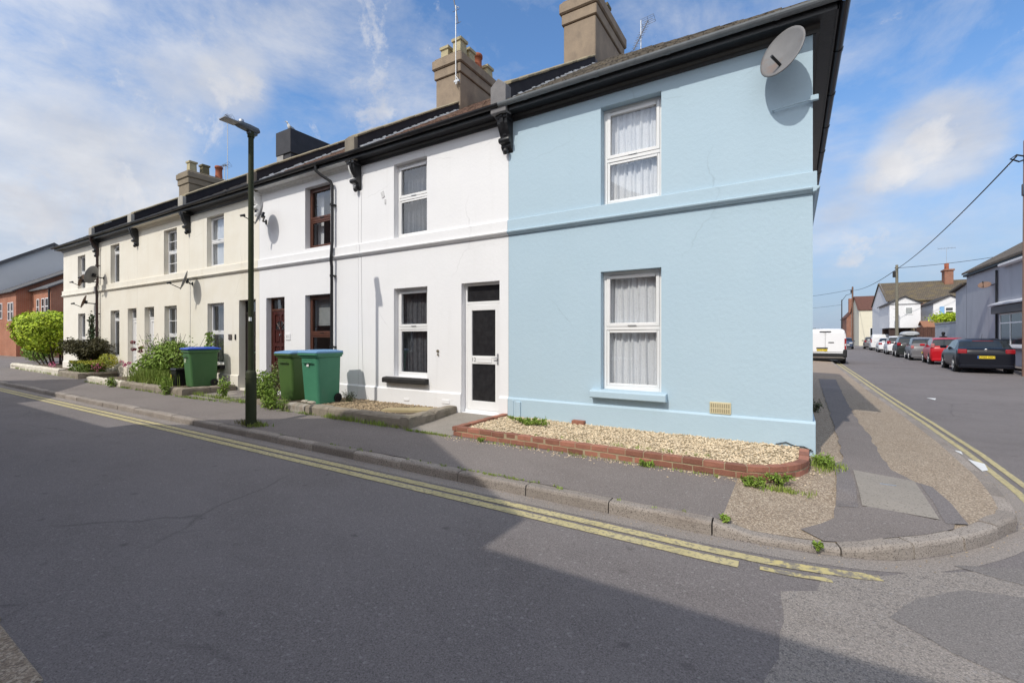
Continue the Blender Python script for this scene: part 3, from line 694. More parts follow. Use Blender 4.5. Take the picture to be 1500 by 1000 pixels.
# 1 blue corner house
h = house('terraced_house', B[6], B[7], 'pale blue rendered corner house with net curtains, at the right end of the terrace', blue,
          [(-2.90, -1.93, 3.61, 5.21), (-2.90, -1.93, .60, 2.52)], .20, roofm=lich_tile, gm=plast_gry, hipr=True, right_wall=True)
window(h, -2.90, -1.93, 3.61, 5.21, .15, upvc, .47, 'net', seed=3)
window(h, -2.90, -1.93, .60, 2.52, .125, upvc, .52, 'net', seed=11)
sill(h, -3.05, -1.84, .47, .605, blue)
mb = MB(); mb.cbox(-1.245, -.965, -.022, .001, .355, .525, .006)
for i in range(9):
    for j in range(2): mb.box(-1.228 + i * .0285, -1.212 + i * .0285, -.0235, -.0225, .375 + j * .072, .43 + j * .072, mi=1)
mb.build('air_vent', [mat('cream_air_brick', (.62, .55, .36), (.54, .47, .30), 9, .8), mat('vent_slots', (.30, .26, .17))], h)
mb = MB(); mb.cbox(-4.50, -4.40, -.06, .001, -.05, .29, .008); mb.cbox(-4.585, -4.55, -.045, .001, -.05, .31, .006); mb.build('boxed_pipe', blue, h)
mb = MB(); mb.tube([(-.46, -.05, 4.50), (-.2, -.055, 4.515), (.06, -.06, 4.53)], .009, 6); mb.cbox(-.03, .06, -.075, -.03, 4.505, 4.575, .006); mb.cyl((-.45, 0, 4.50), (-.45, -.055, 4.50), .01); mb.build('line_bracket', blue, h)
cable(h, [(-.42, -.045, .02), (-.3, -.05, .06), (-.2, -.045, .02), (-.1, -.05, .025), (0, -.06, -.02)], plast_blk, .007)
# 2 white house with white door
h = house('terraced_house', B[5], B[6], 'white rendered house with a white glazed front door, next to the blue house', white,
          [(-7.64, -6.68, 3.61, 5.22), (-7.64, -6.67, .60, 2.51), (-5.78, -4.88, -.02, 2.51)], .13)
window(h, -7.64, -6.68, 3.61, 5.22, .12, upvc, .53, 'dimnet', seed=5)
window(h, -7.64, -6.67, .60, 2.51, .12, upvc, .55, 'dimnet', seed=6)
sill(h, -7.88, -6.63, .47, .595, mat('black_sill_paint', (.012, .011, .011), (.025, .023, .022), 12, .7, .5, 40), .13)
def door_frame(x0, x1, zt, r, fm, light=.36):
    mb = MB(); mb.box(x0, x0 + .05, r, r + .08, 0, zt); mb.box(x1 - .05, x1, r, r + .08, 0, zt); mb.box(x0 + .05, x1 - .05, r, r + .08, zt - .05, zt)
    mb.box(x0 + .05, x1 - .05, r - .002, r + .08, zt - light - .06, zt - light); return mb
x0, x1, r = -5.78, -4.88, .12
mb = door_frame(x0, x1, 2.51, r, upvc); mb.box(x0, x1, r - .02, r + .081, -.03, .035); fr = bevel(mb.build('door_frame', upvc, h), .006)
mb = MB(); mb.face([(x0 + .05, r + .03, 2.15), (x1 - .05, r + .03, 2.15), (x1 - .05, r + .03, 2.46), (x0 + .05, r + .03, 2.46)]); mb.build('pane', glass_dark, fr)
mb = MB(); dx0, dx1 = x0 + .056, x1 - .056; ry = r - .006
ring(mb, dx0, dx1, .04, 2.085, .115, ry, ry + .06, .11, .17); mb.box(dx0 + .115, dx1 - .115, ry, ry + .06, .93, 1.09)
d = bevel(mb.build('front_door', upvc, h), .007)
for a, b in ((.20, .94), (1.08, 1.985)):
    mb = MB(); mb.face([(dx0 + .11, ry + .03, a), (dx1 - .11, ry + .03, a), (dx1 - .11, ry + .03, b), (dx0 + .11, ry + .03, b)]); mb.build('pane', glass_dark, d)
mb = MB(); ring(mb, dx0 + .24, dx1 - .20, .965, 1.045, .012, ry - .012, ry - .001); mb.box(dx0 + .252, dx1 - .212, ry - .008, ry - .0015, .977, 1.033); mb.build('letterbox', upvc, d)
mb = MB(); mb.cbox(dx1 - .075, dx1 - .04, ry - .012, ry, .93, 1.14, .004); mb.tube([(dx1 - .058, ry - .01, 1.06), (dx1 - .058, ry - .05, 1.06), (dx1 - .16, ry - .055, 1.06)], .011, 8); mb.build('handle', galv, d)
text('12', 'house_number', d, (dx0 + .165, ry - .004, 1.01), (PI / 2, 0, 0), .11, mat('grey_figures', (.25, .25, .25)))
# wall scraps: broken bracket marks, cable run, spy number plate
mb = MB(); mb.obox((-7.98, -.006, 4.62), Vector((.9, 0, .3)).normalized(), Vector((0, 1, 0)), Vector((-.3, 0, .9)).normalized(), .045, .006, .07); mb.obox((-7.9, -.006, 4.45), Vector((1, 0, 0)), Vector((0, 1, 0)), Vector((0, 0, 1)), .02, .006, .05); mb.build('plaster_scar', mat('bare_plaster', (.45, .45, .46), (.7, .7, .7), 30, .95), h)
cable(h, [(-8.68, -.004, 4.80), (-8.69, -.004, 3.62), (-8.69, -.055, 3.58), (-8.69, -.055, 3.36), (-8.69, -.004, 3.3), (-8.66, -.004, 1.4), (-8.62, -.004, .4), (-8.4, -.045, .05)], mat('grey_cable', (.45, .45, .46)), .003)
mb = MB(); mb.cyl((-6.38, -.001, 1.17), (-6.38, -.02, 1.17), .03); mb.cyl((-6.37, -.001, 1.10), (-6.37, -.03, 1.10), .018); mb.build('tap_fitting', mat('dull_brass', (.28, .24, .17), None, rough=.4, metal=.6), h)
mb = MB(); mb.cbox(-6.25, -6.05, -.045, -.03, .12, .2, .004); mb.build('air_vent', white2, h); mb = MB(); mb.cbox(-7.3, -7.15, -.045, -.03, .1, .15, .004); mb.build('air_vent', white2, h)
parapet(h, -4.70, blackm, 3.98, endm=mat('grey_cement_end', (.17, .165, .17), (.22, .21, .21), 8, .9, .5, 40), peak=True)
corbel(h, -4.69, black)
stack(h, -5.45, -4.55, 4.0, 6.2, 7.6, 10.40, stack_m, [(-4.80, 4.3, .55, .30, 'cream'), (-4.80, 4.85, .5, .28, 'moss'), (-4.80, 5.35, .5, .28, 'moss'), (-5.15, 4.4, .5, .28, 'moss')], lead=8.62)
# 3 white house with brown windows
h = house('terraced_house', B[4], B[5], 'white rendered house with brown timber windows and a mahogany red door, behind the two bins', white2,
          [(-10.81, -9.80, 3.70, 5.25), (-10.81, -9.80, .60, 2.52), (-12.56, -11.70, -.02, 2.53)], .15, sof=white_paint)
window(h, -10.81, -9.80, 3.70, 5.25, .14, brownw, .47, 'half', seed=8)
mb = MB(); mb.box(-10.8, -10.55, .36, .365, 3.7, 5.2); mb.build('curtain', curtain_m, h)
window(h, -10.81, -9.80, .60, 2.52, .14, brownw, .48, 'blind', seed=9)
x0, x1, r = -12.56, -11.70, .14
mb = door_frame(x0, x1, 2.53, r, brownw, .30); fr = bevel(mb.build('door_frame', brownw, h), .005)
mb = MB(); mb.face([(x0 + .05, r + .03, 2.22), (x1 - .05, r + .03, 2.22), (x1 - .05, r + .03, 2.49), (x0 + .05, r + .03, 2.49)]); mb.build('pane', glass, fr)
def panel_door(h, x0, x1, z1, r, m, fan=False, light_m=None):
    mb = MB(); a, b = x0 + .055, x1 - .055; w = .1; ry = r + .004; xm = (a + b) / 2
    ring(mb, a, b, .03, z1, w, ry, ry + .045); mb.box(xm - .045, xm + .045, ry, ry + .045, .03 + w, z1 - w)
    for z in (.75, 1.25): mb.box(a + w, xm - .046, ry, ry + .045, z - .05, z + .05); mb.box(xm + .046, b - w, ry, ry + .045, z - .05, z + .05)
    mb.box(a + w - .002, b - w + .002, ry + .022, ry + .04, .1, z1 - .06)
    for u0, u1 in ((a + w, xm - .045), (xm + .045, b - w)):
        for z0, z2 in ((.14, .70), (.80, 1.20), (1.30, z1 - .12)): mb.cbox(u0 + .03, u1 - .03, ry + .006, ry + .0215, z0 + .03, z2 - .03, .006)
    d = bevel(mb.build('front_door', m, h), .006)
    mb = MB(); mb.cbox(xm - .12, xm + .12, ry - .012, ry - .001, .98, 1.04, .003); mb.build('letterbox', chrome, d)
    mb = MB(); mb.cyl((b - .06, ry, 1.1), (b - .06, ry - .03, 1.1), .02); mb.build('handle', chrome, d); mb = MB(); mb.cyl((xm, ry, 1.52), (xm, ry - .03, 1.52), .022); mb.build('knocker', chrome, d)
    if fan:
        mb = MB(); n = 12; c = Vector((xm, ry - .003, 1.66))
        mb.face([c + Vector((math.cos(PI * k / n) * .22, 0, math.sin(PI * k / n) * .24)) for k in range(n + 1)]); o = mb.build('pane', glass_dark, d)
        mb = MB()
        for k in range(0, n + 1, 3): mb.tube([c + Vector((0, -.004, 0)), c + Vector((math.cos(PI * k / n) * .23, -.004, math.sin(PI * k / n) * .25))], .012, 6)
        mb.tube([c + Vector((math.cos(PI * k / n) * .23, -.004, math.sin(PI * k / n) * .25)) for k in range(n + 1)], .014, 6); mb.build('glazing_bar', m, d)
    return d
panel_door(h, x0, x1, 2.17, .15, reddoor, True)
mb = MB(); mb.cbox(-11.64, -11.44, -.02, .001, 1.38, 1.55, .004); pl = mb.build('number_plaque', white2, h)
text('11', 'house_number', pl, (-11.54, -.0225, 1.465), (PI / 2, 0, 0), .11, mat('grey_figures', (.25, .25, .25)))
pipe(h, [(-9.93, -.31, EZ + .08), (-9.93, -.31, EZ - .06), (-9.86, -.25, EZ - .14), (-9.66, -.11, EZ - .30), (-9.62, -.085, EZ - .40), (-9.62, -.085, 3.75), (-9.62, -.10, 3.6), (-9.62, -.12, 3.3), (-9.62, -.10, 3.15), (-9.62, -.10, .02)], plast_blk, .036, (4.6, 2.9, 1.2))
parapet(h, -8.80, blackm, 3.55); corbel(h, -8.79, black, white_paint)
so = stack(h, -9.60, -8.66, 3.62, 5.6, 7.4, 9.98, stack_m, [(-9.38, 3.9, .46, .32, 'cream'), (-8.86, 3.86, .52, .34, 'cream'), (-8.88, 4.33, .46, .32, 'cream'), (-8.88, 4.8, .58, .30, 'round'), (-8.88, 5.3, .42, .34, 'cream')], lead=8.2)
# 4 cream house
h = house('terraced_house', B[3], B[4], 'cream rendered house with a dark wooden door, partly behind the street lamp', cream,
          [(-15.84, -14.81, 3.65, 5.20), (-15.80, -14.81, .62, 2.50), (-13.96, -13.08, -.02, 2.53)], .20, roofm=slate)
window(h, -15.84, -14.81, 3.65, 5.20, .13, upvc, .50, 'net', seed=21, thin=True)
window(h, -15.80, -14.81, .62, 2.50, .13, upvc, .52, 'dimnet', seed=22, thin=True)
sill(h, -15.85, -14.74, .50, .615, mat('black_sill_paint', (.012, .011, .011)), .14)
x0, x1, r = -13.96, -13.08, .18
mb = door_frame(x0, x1, 2.53, r, darkdoor, .34); fr = bevel(mb.build('door_frame', darkdoor, h), .005)
mb = MB(); mb.face([(x0 + .05, r + .03, 2.2), (x1 - .05, r + .03, 2.2), (x1 - .05, r + .03, 2.48), (x0 + .05, r + .03, 2.48)]); mb.build('pane', glass, fr)
panel_door(h, x0, x1, 2.12, .19, darkdoor)
mb = MB(); mb.cbox(-14.16, -14.11, -.03, .001, 1.38, 1.54, .006); mb.build('doorbell', plast_blk, h); mb = MB(); mb.cbox(-14.52, -14.34, -.02, .001, 1.38, 1.54, .02); mb.build('number_plaque', mat('dark_slate_plaque', (.06, .05, .045), (.12, .1, .09), 20), h)
parapet(h, -12.92, blackm, 4.4, fillet=True); corbel(h, -12.9, white_paint, black)
cable(h, [(-16.9, -.008, 3.3), (-16.92, -.008, .4)], mat('grey_cable', (.45, .45, .46)), .005)
# 5 cream house with barred windows
h = house('terraced_house', B[2], B[3], 'cream rendered house whose white windows have glazing bars, behind the flowering shrub', cream2,
          [(-18.84, -17.87, 3.62, 5.15), (-18.80, -17.87, .62, 2.53), (-20.42, -19.62, -.02, 2.55)], .22, roofm=slate, sof=cream2)
window(h, -18.84, -17.87, 3.62, 5.15, .135, upvc, .5, 'dimnet', 1, 31, True)
window(h, -18.80, -17.87, .62, 2.53, .135, upvc, .47, 'dimnet', 1, 32, True)
def white_door(h, x0, x1, zt, r):
    mb = door_frame(x0, x1, zt, r, upvc, .36); fr = bevel(mb.build('door_frame', upvc, h), .005)
    mb = MB(); mb.face([(x0 + .05, r + .03, zt - .36), (x1 - .05, r + .03, zt - .36), (x1 - .05, r + .03, zt - .05), (x0 + .05, r + .03, zt - .05)]); mb.build('pane', glass, fr)
    panel_door(h, x0, x1, zt - .43, r + .01, upvc)
white_door(h, -20.42, -19.62, 2.55, .15)
parapet(h, -17.02, blackm, 4.4, fillet=False, endm=mat('pale_coping_end', (.42, .40, .36), (.34, .32, .28), 6, .9)); corbel(h, -17.0, black)
so = stack(h, -18.05, -17.12, 3.6, 5.6, 7.2, 9.72, mat('black_slate_hung', (.022, .021, .024), (.035, .033, .037), 3, .6, .5, 18), [], False)
mb = MB(); mb.box(-18.04, -17.6, 3.585, 3.62, 7.8, 8.75); mb.build('pale_render_patch', mat('pale_render_patch', (.36, .35, .34), (.28, .27, .26), 6), so)
# 6 cream house, door on the right
h = house('terraced_house', B[1], B[2], 'cream rendered house right of the brown downpipe, with plain narrow white windows', cream2,
          [(-23.63, -22.73, 3.62, 5.15), (-23.63, -22.73, .70, 2.52), (-21.93, -21.12, -.02, 2.55)], .22, roofm=slate)
window(h, -23.63, -22.73, 3.62, 5.15, .135, upvc, .80, 'dimnet', 0, 41, True)
window(h, -23.63, -22.73, .70, 2.52, .135, upvc, .80, 'dimnet', 0, 42, True)
white_door(h, -21.93, -21.12, 2.55, .15)
parapet(h, -21.04, blackm, 4.6, fillet=False, endm=MATS['pale_coping_end']); corbel(h, -21.03, black)
stack(h, -26.6, -25.55, 3.6, 5.9, 7.0, 9.68, mat('tan_render_stack', (.25, .205, .15), (.20, .165, .12), 2.2, .9, .6, 30), [(-25.82, 3.85, .55, .36, 'cream'), (-25.8, 4.42, .55, .36, 'moss'), (-25.8, 5.1, .72, .34, 'round')])
pipe(h, [(-24.72, -.31, EZ + .08), (-24.72, -.31, EZ - .06), (-24.74, -.2, EZ - .22), (-24.76, -.09, EZ - .34), (-24.76, -.085, 3.7), (-24.76, -.12, 3.5), (-24.76, -.1, 3.2), (-24.76, -.1, .0)], mat('brown_black_pipe', (.05, .022, .018), (.025, .018, .018), 5, .5), .045, (4.4, 2.4, 1.1))
# 7 end house
h = house('terraced_house', B[0], B[1], 'off-white rendered house at the far left end of the terrace, beside the big bright hedge', cream3,
          [(-27.41, -26.47, 3.58, 5.06), (-27.36, -26.47, .62, 2.50)], .20, roofm=slate, hipl=True, left_wall=True)
window(h, -27.41, -26.47, 3.58, 5.06, .13, upvc, .5, 'dimnet', 0, 51, True)
window(h, -27.36, -26.47, .62, 2.50, .13, upvc, .42, 'dimnet', 0, 52, True)
parapet(h, -25.02, blackm, 4.6, fillet=False, endm=MATS['pale_coping_end']); corbel(h, -24.98, black)
# ------------------------------------------------------------------ front gardens
leaf_g = mat('leaf_green', (.15, .25, .035), (.23, .32, .055), 9, .6, var=.45, spec=.3)
leaf_y = mat('leaf_yellow_green', (.42, .50, .03), (.29, .42, .025), 3, .55, var=.4, spec=.3)
leaf_gold = mat('leaf_golden', (.42, .38, .03), (.20, .26, .03), 3.5, .6, var=.35)
leaf_d = mat('leaf_brown_green', (.055, .055, .022), (.085, .075, .03), 6, .7, var=.45)
leaf_dk = mat('leaf_dark', (.03, .055, .018), (.05, .08, .025), 6, .6, var=.4)
stem_m = mat('twig_bark', (.10, .07, .045), (.06, .045, .03), 20, .9)
grass_m = mat('grass_blade', (.19, .30, .045), (.26, .30, .07), 5, .7, var=.4)
pet_red = mat('dark_red_petal', (.18, .012, .025), None, rough=.7, var=.3)
pet_pink = mat('pink_petal', (.55, .12, .25), None, rough=.7, var=.3)
pet_yel = mat('yellow_petal', (.7, .55, .03), None, rough=.7)
for m in (leaf_g, leaf_y, leaf_gold, grass_m):
    for nd in m.node_tree.nodes:
        if nd.type == 'BSDF_PRINCIPLED': nd.inputs['Transmission Weight'].default_value = 0
def low_wall(name, pts, w, h, m, label, z0=None, cat='garden wall', seg=.75, rough=.02, caps=True):
    """low edging: separate worn lengths following pts, outer face on pts"""
    zb = z0 if z0 is not None else -.2
    root = thing(name, (pts[0][0], pts[0][1], 0), label, cat, 'low garden edgings in front of the terrace')
    mb = MB(); seedv = R.random() * 50
    for (ax, ay), (bx, by) in zip(pts, pts[1:]):
        L = math.hypot(bx - ax, by - ay); n = max(1, round(L / seg)); dx, dy = (bx - ax) / L, (by - ay) / L; nx, ny = -dy, dx
        for k in range(n):
            s0, s1 = L * k / n + (.006 if k else 0), L * (k + 1) / n - (.006 if k < n - 1 else 0); rings = []
            m_ = max(2, int((s1 - s0) / .1)); jz = R.uniform(-.008, .008)
            for q in range(m_ + 1):
                s = s0 + (s1 - s0) * q / m_; px, py = ax + dx * s, ay + dy * s
                N_ = lambda k2: rough * mnoise.noise(Vector((px * 5, py * 5, k2 + seedv)))
                e = .012 if q in (0, m_) else 0
                rings.append([(px + nx * (d + N_(i)), py + ny * (d + N_(i)), z - e + N_(i + 9) * (.8 if i in (2, 3, 4, 5) else 0)) for i, (d, z) in enumerate([(0, zb), (-.004, h - .05 + jz), (.012, h - .018 + jz), (.04, h + jz), (w - .03, h + jz), (w - .004, h - .02 + jz), (w, zb)])])
            mb.loft(rings, True, True, R.random())
    mb.build('wall_body', m, root); return root
# white house garden
low_wall('low_wall', [(-8.62, -1.47), (-5.72, -1.50), (-5.86, -.04)], .20, .105, wallc_m, 'low grey concrete edging round the gravel in front of the white-doored house')
low_wall('low_wall', [(-9.32, -1.40), (-8.66, -1.46)], .16, .085, mat('chipped_painted_concrete', (.42, .40, .36), (.26, .22, .175), 6, .95, 1., 30, stain=(.11, .10, .065), stain_scale=(4, 4, 4), stain_amt=.4), 'short chipped length of painted garden edging in front of the right-hand bin')
low_wall('low_wall', [(-10.75, -1.30), (-9.42, -1.38)], .2, .03, wallc_m, 'broken low stone edging under the tall weeds left of the two bins', rough=.05, seg=.45)
def bed(name, poly, z, m): 
    o = draped(poly, lambda x, y: z + .012 * mnoise.noise(Vector((x * 3, y * 3, 2))), .2, 0, name, m); return o
bed('gravel_bed', [(-9.4, -1.3), (-5.80, -1.36), (-5.93, 0), (-9.4, 0)], .02, soil_m)
draped([(-5.71, -1.53), (-4.78, -1.53), (-4.78, .13), (-5.80, .13), (-5.85, -.2)], lambda x, y: max(pz(x, y) + .006, -.025 + .05 * y), .2, 0, 'path', conc_m)
bed('garden_bed', [(-11.2, -1.25), (-9.4, -1.3), (-9.4, 0), (-11.2, 0)], .0, soil_m)
bed('path', [(-12.7, -1.45), (-11.2, -1.3), (-11.2, .16), (-12.7, .16)], -.08, conc_m)
bed('path', [(-14.0, -1.3), (-12.7, -1.45), (-12.7, .2), (-14.0, .2)], -.08, conc_m)
bed('garden_bed', [(-20.9, -1.35), (-14.0, -1.35), (-14.0, 0), (-20.9, 0)], .03, soil_m)
bed('garden_bed', [(-33.8, -.9), (-22.6, -1.1), (-22.6, 0), (-33.8, 0)], .04, soil_m)
bed('garden_bed', [(-33.8, -.2), (-29.4, -.2), (-29.4, 5), (-33.8, 5)], .04, soil_m)
t = low_wall('low_wall', [(-17.9, -1.5), (-13.85, -1.5), (-13.95, -.1)], .18, .10, wallc_m, 'bare concrete garden edging beneath the single blue-lidded bin')
low_wall('low_wall', [(-21.0, -1.45), (-17.93, -1.5)], .18, .10, wallw_m, 'flaking white garden edging in front of the flowering shrub')
low_wall('low_wall', [(-33.9, -.85), (-25.4, -1.12)], .25, .16, wallw_m, 'longest white painted garden edging, under the big bright hedge at the far left', seg=1.2)
low_wall('low_wall', [(-25.37, -1.12), (-22.6, -1.25), (-22.75, -.05)], .22, .13, wallc_m, 'bare concrete edging below the clipped golden hedge')
mb = MB(); mb.cbox(-8.0, -6.6, -1.18, -1.12, .02, .06, .01)
o = thing('plank', (-6.9, -.7, .04), 'yellowish stone slab lying on the gravel beside the concrete edging', 'slab')
mb = MB(); mb.prism([(-6.95, -1.0), (-6.02, -.55), (-6.0, -.2), (-6.5, -.35), (-7.0, -.75)], 'z', .0, .068); bevel(mb.build('slab', mat('sandstone_slab', (.40, .33, .19), (.33, .27, .16), 5, .95, .6, 40), o), .008)
o.name = 'stone_slab'
# brick planter: two courses, rounded at the street corner
brick_m = mat('red_planter_brick', (.33, .145, .095), (.27, .115, .08), 14, .85, .8, 70, var=.32, stain=(.17, .10, .075), stain_scale=(9, 9, 9), stain_amt=.33)
mort_m = mat('sandy_mortar', (.40, .32, .20), (.33, .27, .18), 20, .95, .8, 60)
root = thing('brick_planter', (-2.4, -1.5, 0), 'low red brick planter wall curving round the gravel under the blue house', 'planter wall')
path = [(-4.79, .0), (-4.79, -1.50), (-2.6, -1.54), (-.78, -1.55)]
path += [(-.78 + .72 * math.sin(a), -1.55 + .78 * (1 - math.cos(a))) for a in [PI / 2 * k / 9 for k in range(1, 10)]] + [(-.045, -.28)]
def along(P, s):
    for a, b in zip(P, P[1:]):
        l = math.dist(a, b)
        if s <= l or b == P[-1]: return a[0] + (b[0] - a[0]) * s / l, a[1] + (b[1] - a[1]) * s / l, (b[0] - a[0]) / l, (b[1] - a[1]) / l
        s -= l
TL = sum(math.dist(a, b) for a, b in zip(path, path[1:]))
mb = MB(); mo = MB(); w = .105
for c in range(3):
    z0 = -.17 + c * .078; s = -.11 if c % 2 else 0.
    while s < TL - .04:
        e = min(s + .215, TL); s0 = max(s, 0)
        if e - s0 > .03:
            rings = []; j = R.uniform(-.004, .004); jz = R.uniform(-.003, .003); n = 3
            for q in range(n + 1):
                px, py, dx, dy = along(path, s0 + (e - s0) * q / n); nx, ny = -dy, dx; c_ = .006; k = .004 if q in (0, n) else 0
                P = lambda d, z: (px + nx * (d + j), py + ny * (d + j), z + jz)
                rings.append([P(k, z0 + c_), P(k, z0 + .066 - c_), P(c_ + k, z0 + .066 - k), P(w - c_, z0 + .066 - k), P(w - k, z0 + .066 - c_), P(w - k, z0 + c_), P(w - c_, z0), P(c_, z0)])
            mb.loft(rings, True, True, R.random())
        s += .226
mb.build('bricks', brick_m, root)
rings = []
for q in range(60):
    px, py, dx, dy = along(path, TL * q / 59.01); nx, ny = -dy, dx
    rings.append([(px + nx * d, py + ny * d, z) for d, z in ((.006, -.2), (.006, .045), (w - .006, .045), (w - .006, -.2))])
mo.loft(rings); mo.build('mortar', mort_m, root)
bed('gravel_bed', [(-4.7, .0), (-4.7, -1.42), (-.8, -1.46), (-.45, -1.3), (-.2, -.95), (-.14, -.28), (0, 0)], .0, mat('gravel_base', (.36, .28, .17), (.28, .22, .14), 30, .95, 1., 60, bdist=.01))
# loose gravel
gravel_m = mat('golden_gravel', (.52, .39, .235), (.68, .59, .45), 60, .85, .3, 80, var=.42)
gravel_m2 = mat('tan_gravel', (.36, .27, .165), (.42, .33, .22), 40, .9, .3, 80, var=.42)
OCT = [(1, 0, 0), (-1, 0, 0), (0, 1, 0), (0, -1, 0), (0, 0, 1), (0, 0, -1)]
OF = [(0, 2, 4), (2, 1, 4), (1, 3, 4), (3, 0, 4), (2, 0, 5), (1, 2, 5), (3, 1, 5), (0, 3, 5)]
def stones(n, inside, bx, z, size, name, m):
    mb = MB(); k = 0
    while k < n:
        x, y = R.uniform(bx[0], bx[1]), R.uniform(bx[2], bx[3])
        if not inside(x, y): continue
        k += 1; s = size * R.uniform(.55, 1.35); a = R.random() * 6.28; ca, sa = math.cos(a), math.sin(a)
        sx, sy, sz = s * R.uniform(.8, 1.3), s * R.uniform(.6, 1.), s * R.uniform(.45, .75)
        h = z + .012 * mnoise.noise(Vector((x * 3, y * 3, 2))) + R.uniform(-.003, .012)
        mb.mesh([(x + ca * px * sx - sa * py * sy + R.uniform(-.2, .2) * s, y + sa * px * sx + ca * py * sy + R.uniform(-.2, .2) * s, h + pz_ * sz) for px, py, pz_ in OCT], OF, min(1, max(0, R.gauss(.5, .25))))
    return tag(mb.build(name, m), kind='stuff', label=None)
def in_pl(x, y):
    if y > -.0 or x < -4.69 or x > -.02: return False
    if x < -.8: return y > -1.43
    return ((x + .78) / .62) ** 2 + (min(0, y + .77) / .68) ** 2 < 1
o = stones(13000, in_pl, (-4.7, 0, -1.45, 0), .006, .0145, 'gravel', gravel_m); tag(o, 'golden gravel filling the brick planter under the blue wall', 'gravel')
o = stones(5200, lambda x, y: y < 0 and y > -1.34 and x < -5.9 and not (-7 < x < -6 and -1. < y < -.3), (-9.2, -5.9, -1.34, 0), .026, .015, 'gravel', gravel_m2); tag(o, 'tan gravel inside the grey concrete edging in front of the white house', 'gravel')
# loose grit swept against the walls and in the gutter
mb = MB()
def grit(n, fn, name, label, m, size=.006):
    mb = MB()
    for _ in range(n):
        x, y, z = fn(); s = size * R.uniform(.5, 1.6)
        mb.mesh([(x + p[0] * s * R.uniform(.7, 1.3), y + p[1] * s * R.uniform(.7, 1.3), z + p[2] * s * .6) for p in OCT], OF, R.random())
    return tag(mb.build(name, m), label, 'grit', kind='stuff')
def g1():
    x, y, dx, dy = at(R.uniform(38, acc[-1] - 90)); d = abs(R.gauss(0, .12)) + .01; l = math.hypot(dx, dy); x, y = x + dy / l * d, y - dx / l * d
    return x, y, rz(x, y) + .004
grit(1500, g1, 'gutter_grit', 'loose grit lying along the kerb', gravel_m2, .005)
def g2():
    x = R.uniform(-4.9, .25); y = -1.57 - abs(R.gauss(0, .07)) if x < -.7 else None
    if y is None: a = R.uniform(0, PI / 2); r = abs(R.gauss(0, .06)) + .02; x, y = -.78 + (.72 + r) * math.sin(a), -1.55 + .78 - (.78 + r) * math.cos(a)
    return x, y, pz(x, y) + .003
grit(500, g2, 'spilt_gravel', 'golden gravel spilt on the pavement at the foot of the brick planter', gravel_m, .008)

# ------------------------------------------------------------------ plants
def clump(mb, c, rad, n, size, flat=1., shell=.55):
    c = Vector(c)
    for _ in range(n):
        d = Vector((R.gauss(0, 1), R.gauss(0, 1), R.gauss(0, 1))).normalized(); r = (shell + (1 - shell) * R.random() ** .6)
        p = Vector((c.x + d.x * rad[0] * r, c.y + d.y * rad[1] * r, c.z + d.z * rad[2] * r))
        mb.leaf(p, size, (d + Vector((R.gauss(0, .5), R.gauss(0, .5), R.gauss(0, .5)))).normalized())
def plant(name, loc, label, cat, fol, m, stems=None, group=None, flowers=None):
    t = thing(name, loc, label, cat, group); fol.build('foliage', m, t)
    if stems: stems.build('stems', stem_m, t)
    for nm, f, fm in flowers or []: f.build(nm, fm, t)
    return t
# big clipped hedge at the far left
f = MB(); st = MB(); c0 = Vector((-33.2, .70, 1.70))
for _ in range(15500):
    while True:
        d = Vector((R.uniform(-1, 1), R.uniform(-1, 1), R.uniform(-1, 1)))
        q = (abs(d.x) ** 3.2 + abs(d.y) ** 2.6 + abs(d.z) ** 3.0)
        if q < 1 and (q > .45 or R.random() < .12): break
    nn = mnoise.noise(Vector((d.x * 3, d.y * 3, d.z * 3 + 7))) * .16 + mnoise.noise(Vector((d.x * 8, d.y * 8, d.z * 8))) * .06
    if d.z < -.35 and R.random() < .45: continue
    k = 1 + nn; s = .82 + .18 * (d.z + 1) / 2 * 1.1
    p = c0 + Vector((d.x * 1.75 * k * s, d.y * 1.75 * k * s, d.z * 1.05 * k))
    f.leaf(p, .075, (Vector((d.x, d.y, d.z + .25)) + Vector((R.gauss(0, .45), R.gauss(0, .45), R.gauss(0, .45)))).normalized())
for _ in range(26):
    x, y = -33.2 + R.uniform(-1.1, 1.2), .8 + R.uniform(-.9, .9)
    st.tube([(-33.2 + (x + 33.2) * .7, .8 + (y - .8) * .7, 0), (x, y, .5), (x + (x + 33.2) * .5, y + R.uniform(-.3, .3), 1.3)], [.035, .028, .012], 6)
plant('hedge', (-33.2, .8, 0), 'big rounded bright yellow-green hedge shrub beside the end house', 'hedge', f, leaf_y, st)
# lower planting beyond it
f = MB(); [clump(f, (-40 + i * .8, 1.2 + R.uniform(-.2, .2), .6), (.7, .6, .6), 600, .07) for i in range(3)]
plant('hedge', (-39.2, 1.2, 0), 'low dark green hedge at the very left edge, left of the bright hedge', 'hedge', f, leaf_g)
# dark drooping shrub
f = MB(); st = MB()
for _ in range(150):
    a = R.uniform(0, 2 * PI); L = R.uniform(.6, 1.5); x0, y0 = -24.9, -.35; pts = []
    H = R.uniform(.7, 1.12)
    for k in range(8):
        t_ = k / 7; pts.append(Vector((x0 + math.cos(a) * L * 1.15 * t_, y0 + math.sin(a) * L * .55 * t_, .1 + H * 4 * (t_ * .62) * (1 - t_ * .62) * 1.1 + R.uniform(-.02, .02))))
    st.tube(pts, [.012 * (1 - .8 * k / 7) + .002 for k in range(8)], 4)
    for p in pts[2:]:
        for _q in range(8): f.leaf(p + Vector((R.gauss(0, .06), R.gauss(0, .06), R.gauss(0, .06))), .05)
plant('shrub', (-24.9, -.35, 0), 'dark brownish drooping shrub between the bright hedge and the clipped golden hedge', 'shrub', f, leaf_d, st)
